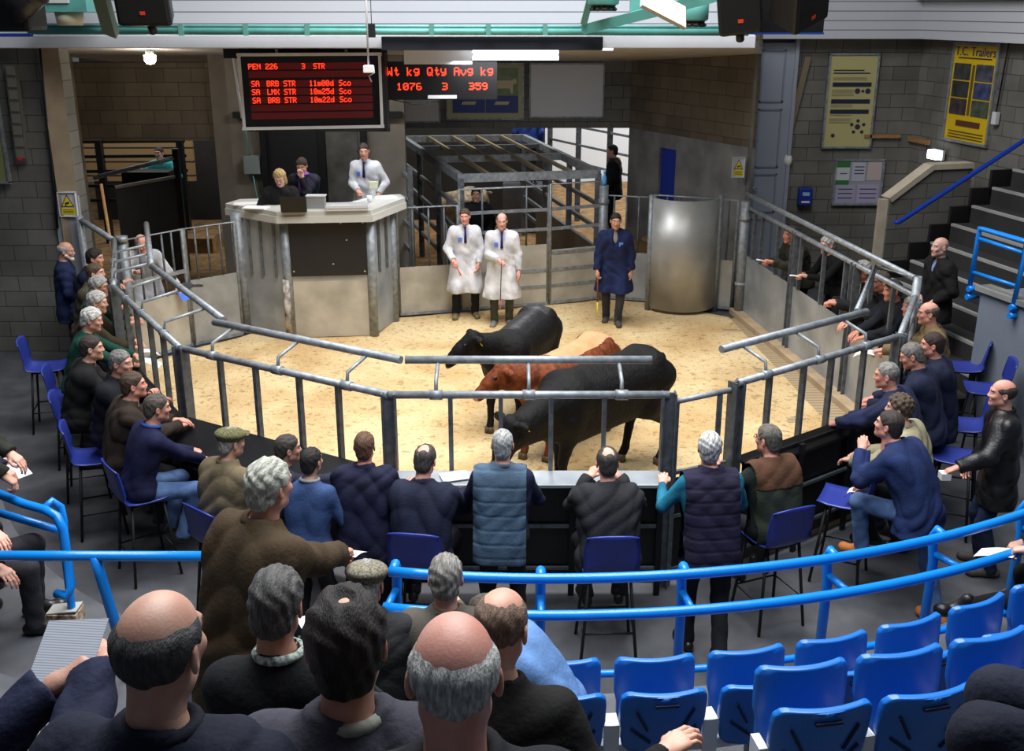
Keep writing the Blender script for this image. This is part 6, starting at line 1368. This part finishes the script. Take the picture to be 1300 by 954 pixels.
i=P('man with red scarf behind the rear right fence, nearest the corner',1133,369,96,lean=18,hy=-4,hp=-6,top='jacket',tc=(24,28,36),shirt=(150,28,36),hair='short',hc=(62,54,50),sk=(204,138,116),lh=(-0.1,0.4,-0.3),rh=(0.1,0.4,-0.3))
i=P('man resting his face on his hand behind the rear right fence',1118,358,95,lean=18,hy=0,hp=-8,top='jacket',tc=(26,26,30),hair='short',hc=(90,76,66),sk=(224,158,138),lh=(-0.02,0.2,0.06),rh=(0.1,0.4,-0.3))
i=P('grey haired man in dark jacket holding a pen over the right fence',1094,344,98,lean=20,hy=2,hp=-8,top='jacket',tc=(28,28,32),hair='full',hc=(190,186,182),sk=(216,152,132),shirt=(200,200,204),lh=(-0.1,0.44,-0.16),rh=(0.06,0.38,-0.18),hands=('hold','hold'))
i=P('silver haired man in black sweater holding a note over the right fence',1050,311,104,lean=20,hy=6,hp=-8,top='sweater',tc=(20,20,22),hair='full',hc=(190,188,186),sk=(224,170,152),lh=(-0.1,0.42,-0.18),rh=(0.08,0.36,-0.2),hands=('hold','hold'))
held('note_paper','small white note in the hand of the silver haired man','paper',i,-1,sheet_mb(0.08,0.14,0.01),PAPER)
i=P('man in dark olive jacket leaning by the grey door end of the right fence',1003,298,108,lean=22,hy=4,hp=-4,top='jacket',tc=(52,52,42),hair='short',hc=(86,74,66),sk=(210,142,120),lh=(-0.1,0.42,-0.14),rh=(0.08,0.36,-0.18),hands=('hold','hold'))
held('note_paper','small white note held by the man in dark olive jacket','paper',i,-1,sheet_mb(0.08,0.14,0.01),PAPER)
i=P('man in burgundy sweater and open black leather jacket standing at the right edge',1272,500,72,lean=4,hy=4,hp=0,top='jacket',tk='leather',tc=(24,24,26),vest=True,shirt=(96,44,58),pc=(34,44,72),hair='horseshoe',hc=(70,56,48),sk=(222,158,136),fat=1.15,lh=(-0.3,0.34,-0.36),rh=(0.2,0.16,-0.5),hem=0.24,shoe=(70,66,60),hands=('relax','relax'),res=0.01)
p=i['hand'][-1]@Vector((0.0,0.12,-0.03)); tag(MB((0,0,0)).box(-0.04,-0.04,-0.03,0.04,0.04,0.03).build('paper_cup',PAPER,loc=p),'small pale folded card beside the man in burgundy','card')
# --- people on the stand steps
ST='people seated on the stand'
i=P('big man in brown waxed coat with white hair, one hand on the blue rail',343,618,-40,z0=0.96,lean=18,hy=8,hp=-2,top='coat',tc=(70,54,36),pc=(30,28,26),hair='full',hc=(196,194,180),sk=(214,150,124),lh=(-0.24,0.2,-0.4),rw=at(466,700,2.02),hands=('relax','hold'),fat=1.2,hem=0.48,s=1.05,group=ST,res=0.0095)
held('sale_catalogue','folded printed catalogue in the waxed coat man hand','paper',i,1,sheet_mb(0.11,0.17,0.01),PRINT)
i=P('man in tweed flat cap seated with a catalogue in front of the big man',466,742,6,z0=T1,pose='sit',seat=0.43,lean=10,hy=-14,hp=-10,top='jacket',tc=(44,44,46),hair='short',hc=(170,164,158),cap=(140,132,112),sk=(196,140,118),lh=(-0.1,0.36,-0.32),rh=(0.16,0.36,-0.28),hands=('hold','hold'),group=ST,res=0.0095)
held('sale_catalogue','printed catalogue held by the man in tweed cap','paper',i,1,sheet_mb(0.15,0.21,0.01),PRINT)
i=P('tousled grey haired man in brown waistcoat and tweed sleeves by the rail',566,735,4,z0=T1,pose='sit',seat=0.43,lean=12,hy=-3,hp=-10,top='gilet',tc=(86,80,72),tk='tweed',sleeve=(110,104,78),hair='fringe',hc=(150,144,138),sk=(216,158,140),lh=(-0.2,0.34,-0.3),rh=(0.05,0.38,-0.12),hands=('relax','hold'),fat=1.1,group=ST,res=0.0095)
i=P('dark grey haired man in black sweater with checked collar holding papers',352,768,8,z0=T3-0.12,pose='sit',seat=0.43,lean=8,hy=-14,hp=-8,top='sweater',tc=(22,22,26),hair='fringe',hc=(96,92,90),sk=(200,140,116),collar='check',lh=(-0.1,0.36,-0.3),rh=(0.18,0.36,-0.2),hands=('hold','hold'),fat=1.1,group=ST,res=0.009)
held('sale_catalogue','white catalogue page beside the checked collar','paper',i,1,sheet_mb(0.15,0.21,0.01),PRINT)
i=P('shaven headed man in black top leaning on the seat to his right',637,796,-6,z0=T3-0.05,pose='sit',seat=0.43,lean=16,hy=-14,hp=-8,top='sweater',tc=(22,20,20),hair='shaved',hc=(136,106,86),sk=(214,158,134),lh=(-0.2,0.3,-0.3),rh=(0.5,0.06,-0.18),hands=('relax','relax'),fat=1.1,group=ST,res=0.009)
i=P('man in light blue shirt bent forward, only his back showing by the rail post',616,782,72,z0=T1,pose='sit',seat=0.43,lean=50,hy=0,hp=-20,top='sweater',tc=(98,134,186),pc='denim',hair='short',hc=(90,80,70),group=ST,fat=1.05,lh=(-0.1,0.3,-0.3),rh=(0.1,0.3,-0.3),s=0.9)
i=P('thick dark haired man with thinning crown in grey, green and purple jacket',440,818,4,z0=T4-0.15,pose='sit',seat=0.43,lean=8,hy=0,hp=-6,top='jacket',tc=(74,72,84),hair='mop',hc=(44,34,32),sk=(206,150,128),collar=(176,176,164),fat=1.1,group=ST,res=0.009)
b=MB(); 
for sd in(-1,1): b.tube([(sd*0.13,-0.07,1.02),(sd*0.20,-0.04,0.985),(sd*0.235,0.02,0.94)],[0.03,0.05,0.04],8)
b.build('green_shoulder_patch',mat('lime_patch',(130,190,60),0.7),i['top'])
i=P('white haired man with pink bald top at the bottom centre',577,858,2,z0=T4,pose='sit',seat=0.43,lean=8,hy=0,hp=-4,top='jacket',tc=(30,32,38),hair='horseshoe',hc=(206,204,200),sk=(222,158,140),fat=1.1,group=ST,res=0.009)
i=P('large balding dark grey head in navy at the bottom left, close to the camera',205,824,-4,z0=T4-0.05,pose='sit',seat=0.43,lean=8,hy=-8,hp=-4,top='jacket',tc=(26,30,48),hair='horseshoe',hc=(72,70,70),sk=(206,158,136),fat=1.1,group=ST,res=0.009)
i=P('person in navy sleeve at the lower left reading a large printed list',85,935,-14,at_loc=(-1.1,1.42,T4-0.12),pose='sit',seat=0.43,lean=12,hy=0,hp=-40,top='jacket',tc=(34,38,66),hair='short',hc=(40,36,34),lw=at(66,872,3.24),rw=at(124,846,3.26),hands=('hold','hold'),group=ST,res=0.009)
tmp=at(86,828,3.3); tag(MB(tmp).obox(tmp,Vector((0.135,0.01,0.0)),Vector((0.018,0.115,0.095)),Vector((0.0,-0.002,0.0012))).build('printed_list',PRINT,loc=tmp),'large printed price list held at the lower left','paper')
i=P('seated man in charcoal trousers at the left edge with a fist on his thigh',-40,660,-72,at_loc=(-3.55,5.78,0.8),pose='sit',seat=0.43,lean=4,top='jacket',tc=(26,26,30),pc=(52,50,56),hair='short',hc=(60,50,40),lw=at(52,742,1.45),rw=at(20,745,1.45),hands=('relax','relax'),group=ST)
i=P('person in dark olive sleeve with a hand on the looped blue rail, left edge',-48,590,-78,at_loc=(-3.72,6.2,0.8),lean=6,top='jacket',tc=(44,46,38),hair='short',hc=(60,50,40),lh=(-0.1,0.3,-0.4),rw=q(34,634,6.1)+Vector((0,0,0.03)),hands=('relax','hold'),group=ST)
i=P('person in navy sleeves at the left edge holding a white sheet',-52,520,-80,at_loc=(-4.12,6.9,0.5),lean=8,top='jacket',tc=(28,34,58),hair='short',hc=(60,50,40),lw=at(0,575,1.6),rw=at(8,600,1.55),hands=('hold','hold'),group=ST)
held('sale_catalogue','white printed sheet in navy sleeved hands at the left edge','paper',i,-1,sheet_mb(0.15,0.21,0.01),PRINT)
i=P('person in dark green jacket at the right edge holding blank white paper, legs crossed',1335,655,76,at_loc=(3.62,5.42,T1),pose='sit',seat=0.43,lean=8,top='jacket',tc=(34,44,38),pc=(22,22,24),hair='short',hc=(60,50,40),lw=at(1290,700,1.5),rw=at(1300,690,1.45),hands=('hold','hold'),feet=((-0.05,0.82,0.28),(0.1,0.4,0.0)),group=ST,res=0.01)
held('folded_paper','blank white paper held at the right edge','paper',i,-1,sheet_mb(0.14,0.24,0.01),PAPER)
i=P('person whose raised navy knee shows among the blue seats at the lower right',1235,1010,58,pose='sit',seat=0.50,lean=0,top='jacket',tc=(30,34,50),pc=(30,34,52),hair='short',hc=(60,50,40),at_loc=(1.34,1.5,T5),lh=(-0.15,0.1,-0.4),rh=(0.2,0.1,-0.4),feet=((-0.1,0.42,0.12),(0.12,0.42,0.0)),group=ST,res=0.01)
p=at(84,786,T1+0.02); r=root('paper_carrier','small cream carton with dark scrollwork standing by the left rail','carton',(p.x,p.y,T1)); MB().box(-0.1,-0.07,0,0.1,0.07,0.09).build('carton_body',mat('cream_carton',(206,196,172),0.7,0,0,30,col2=(120,70,44)),r,bevel=0.006); MB().obox((0,0,0.1),(0.2,0,0.02),(0,0.12,0.0),(0,0,0.01)).build('carton_lid',mat('grey_lid',(170,170,162),0.6),r)
if not CH_used[0]: bpy.data.objects.remove(CHAIR0)
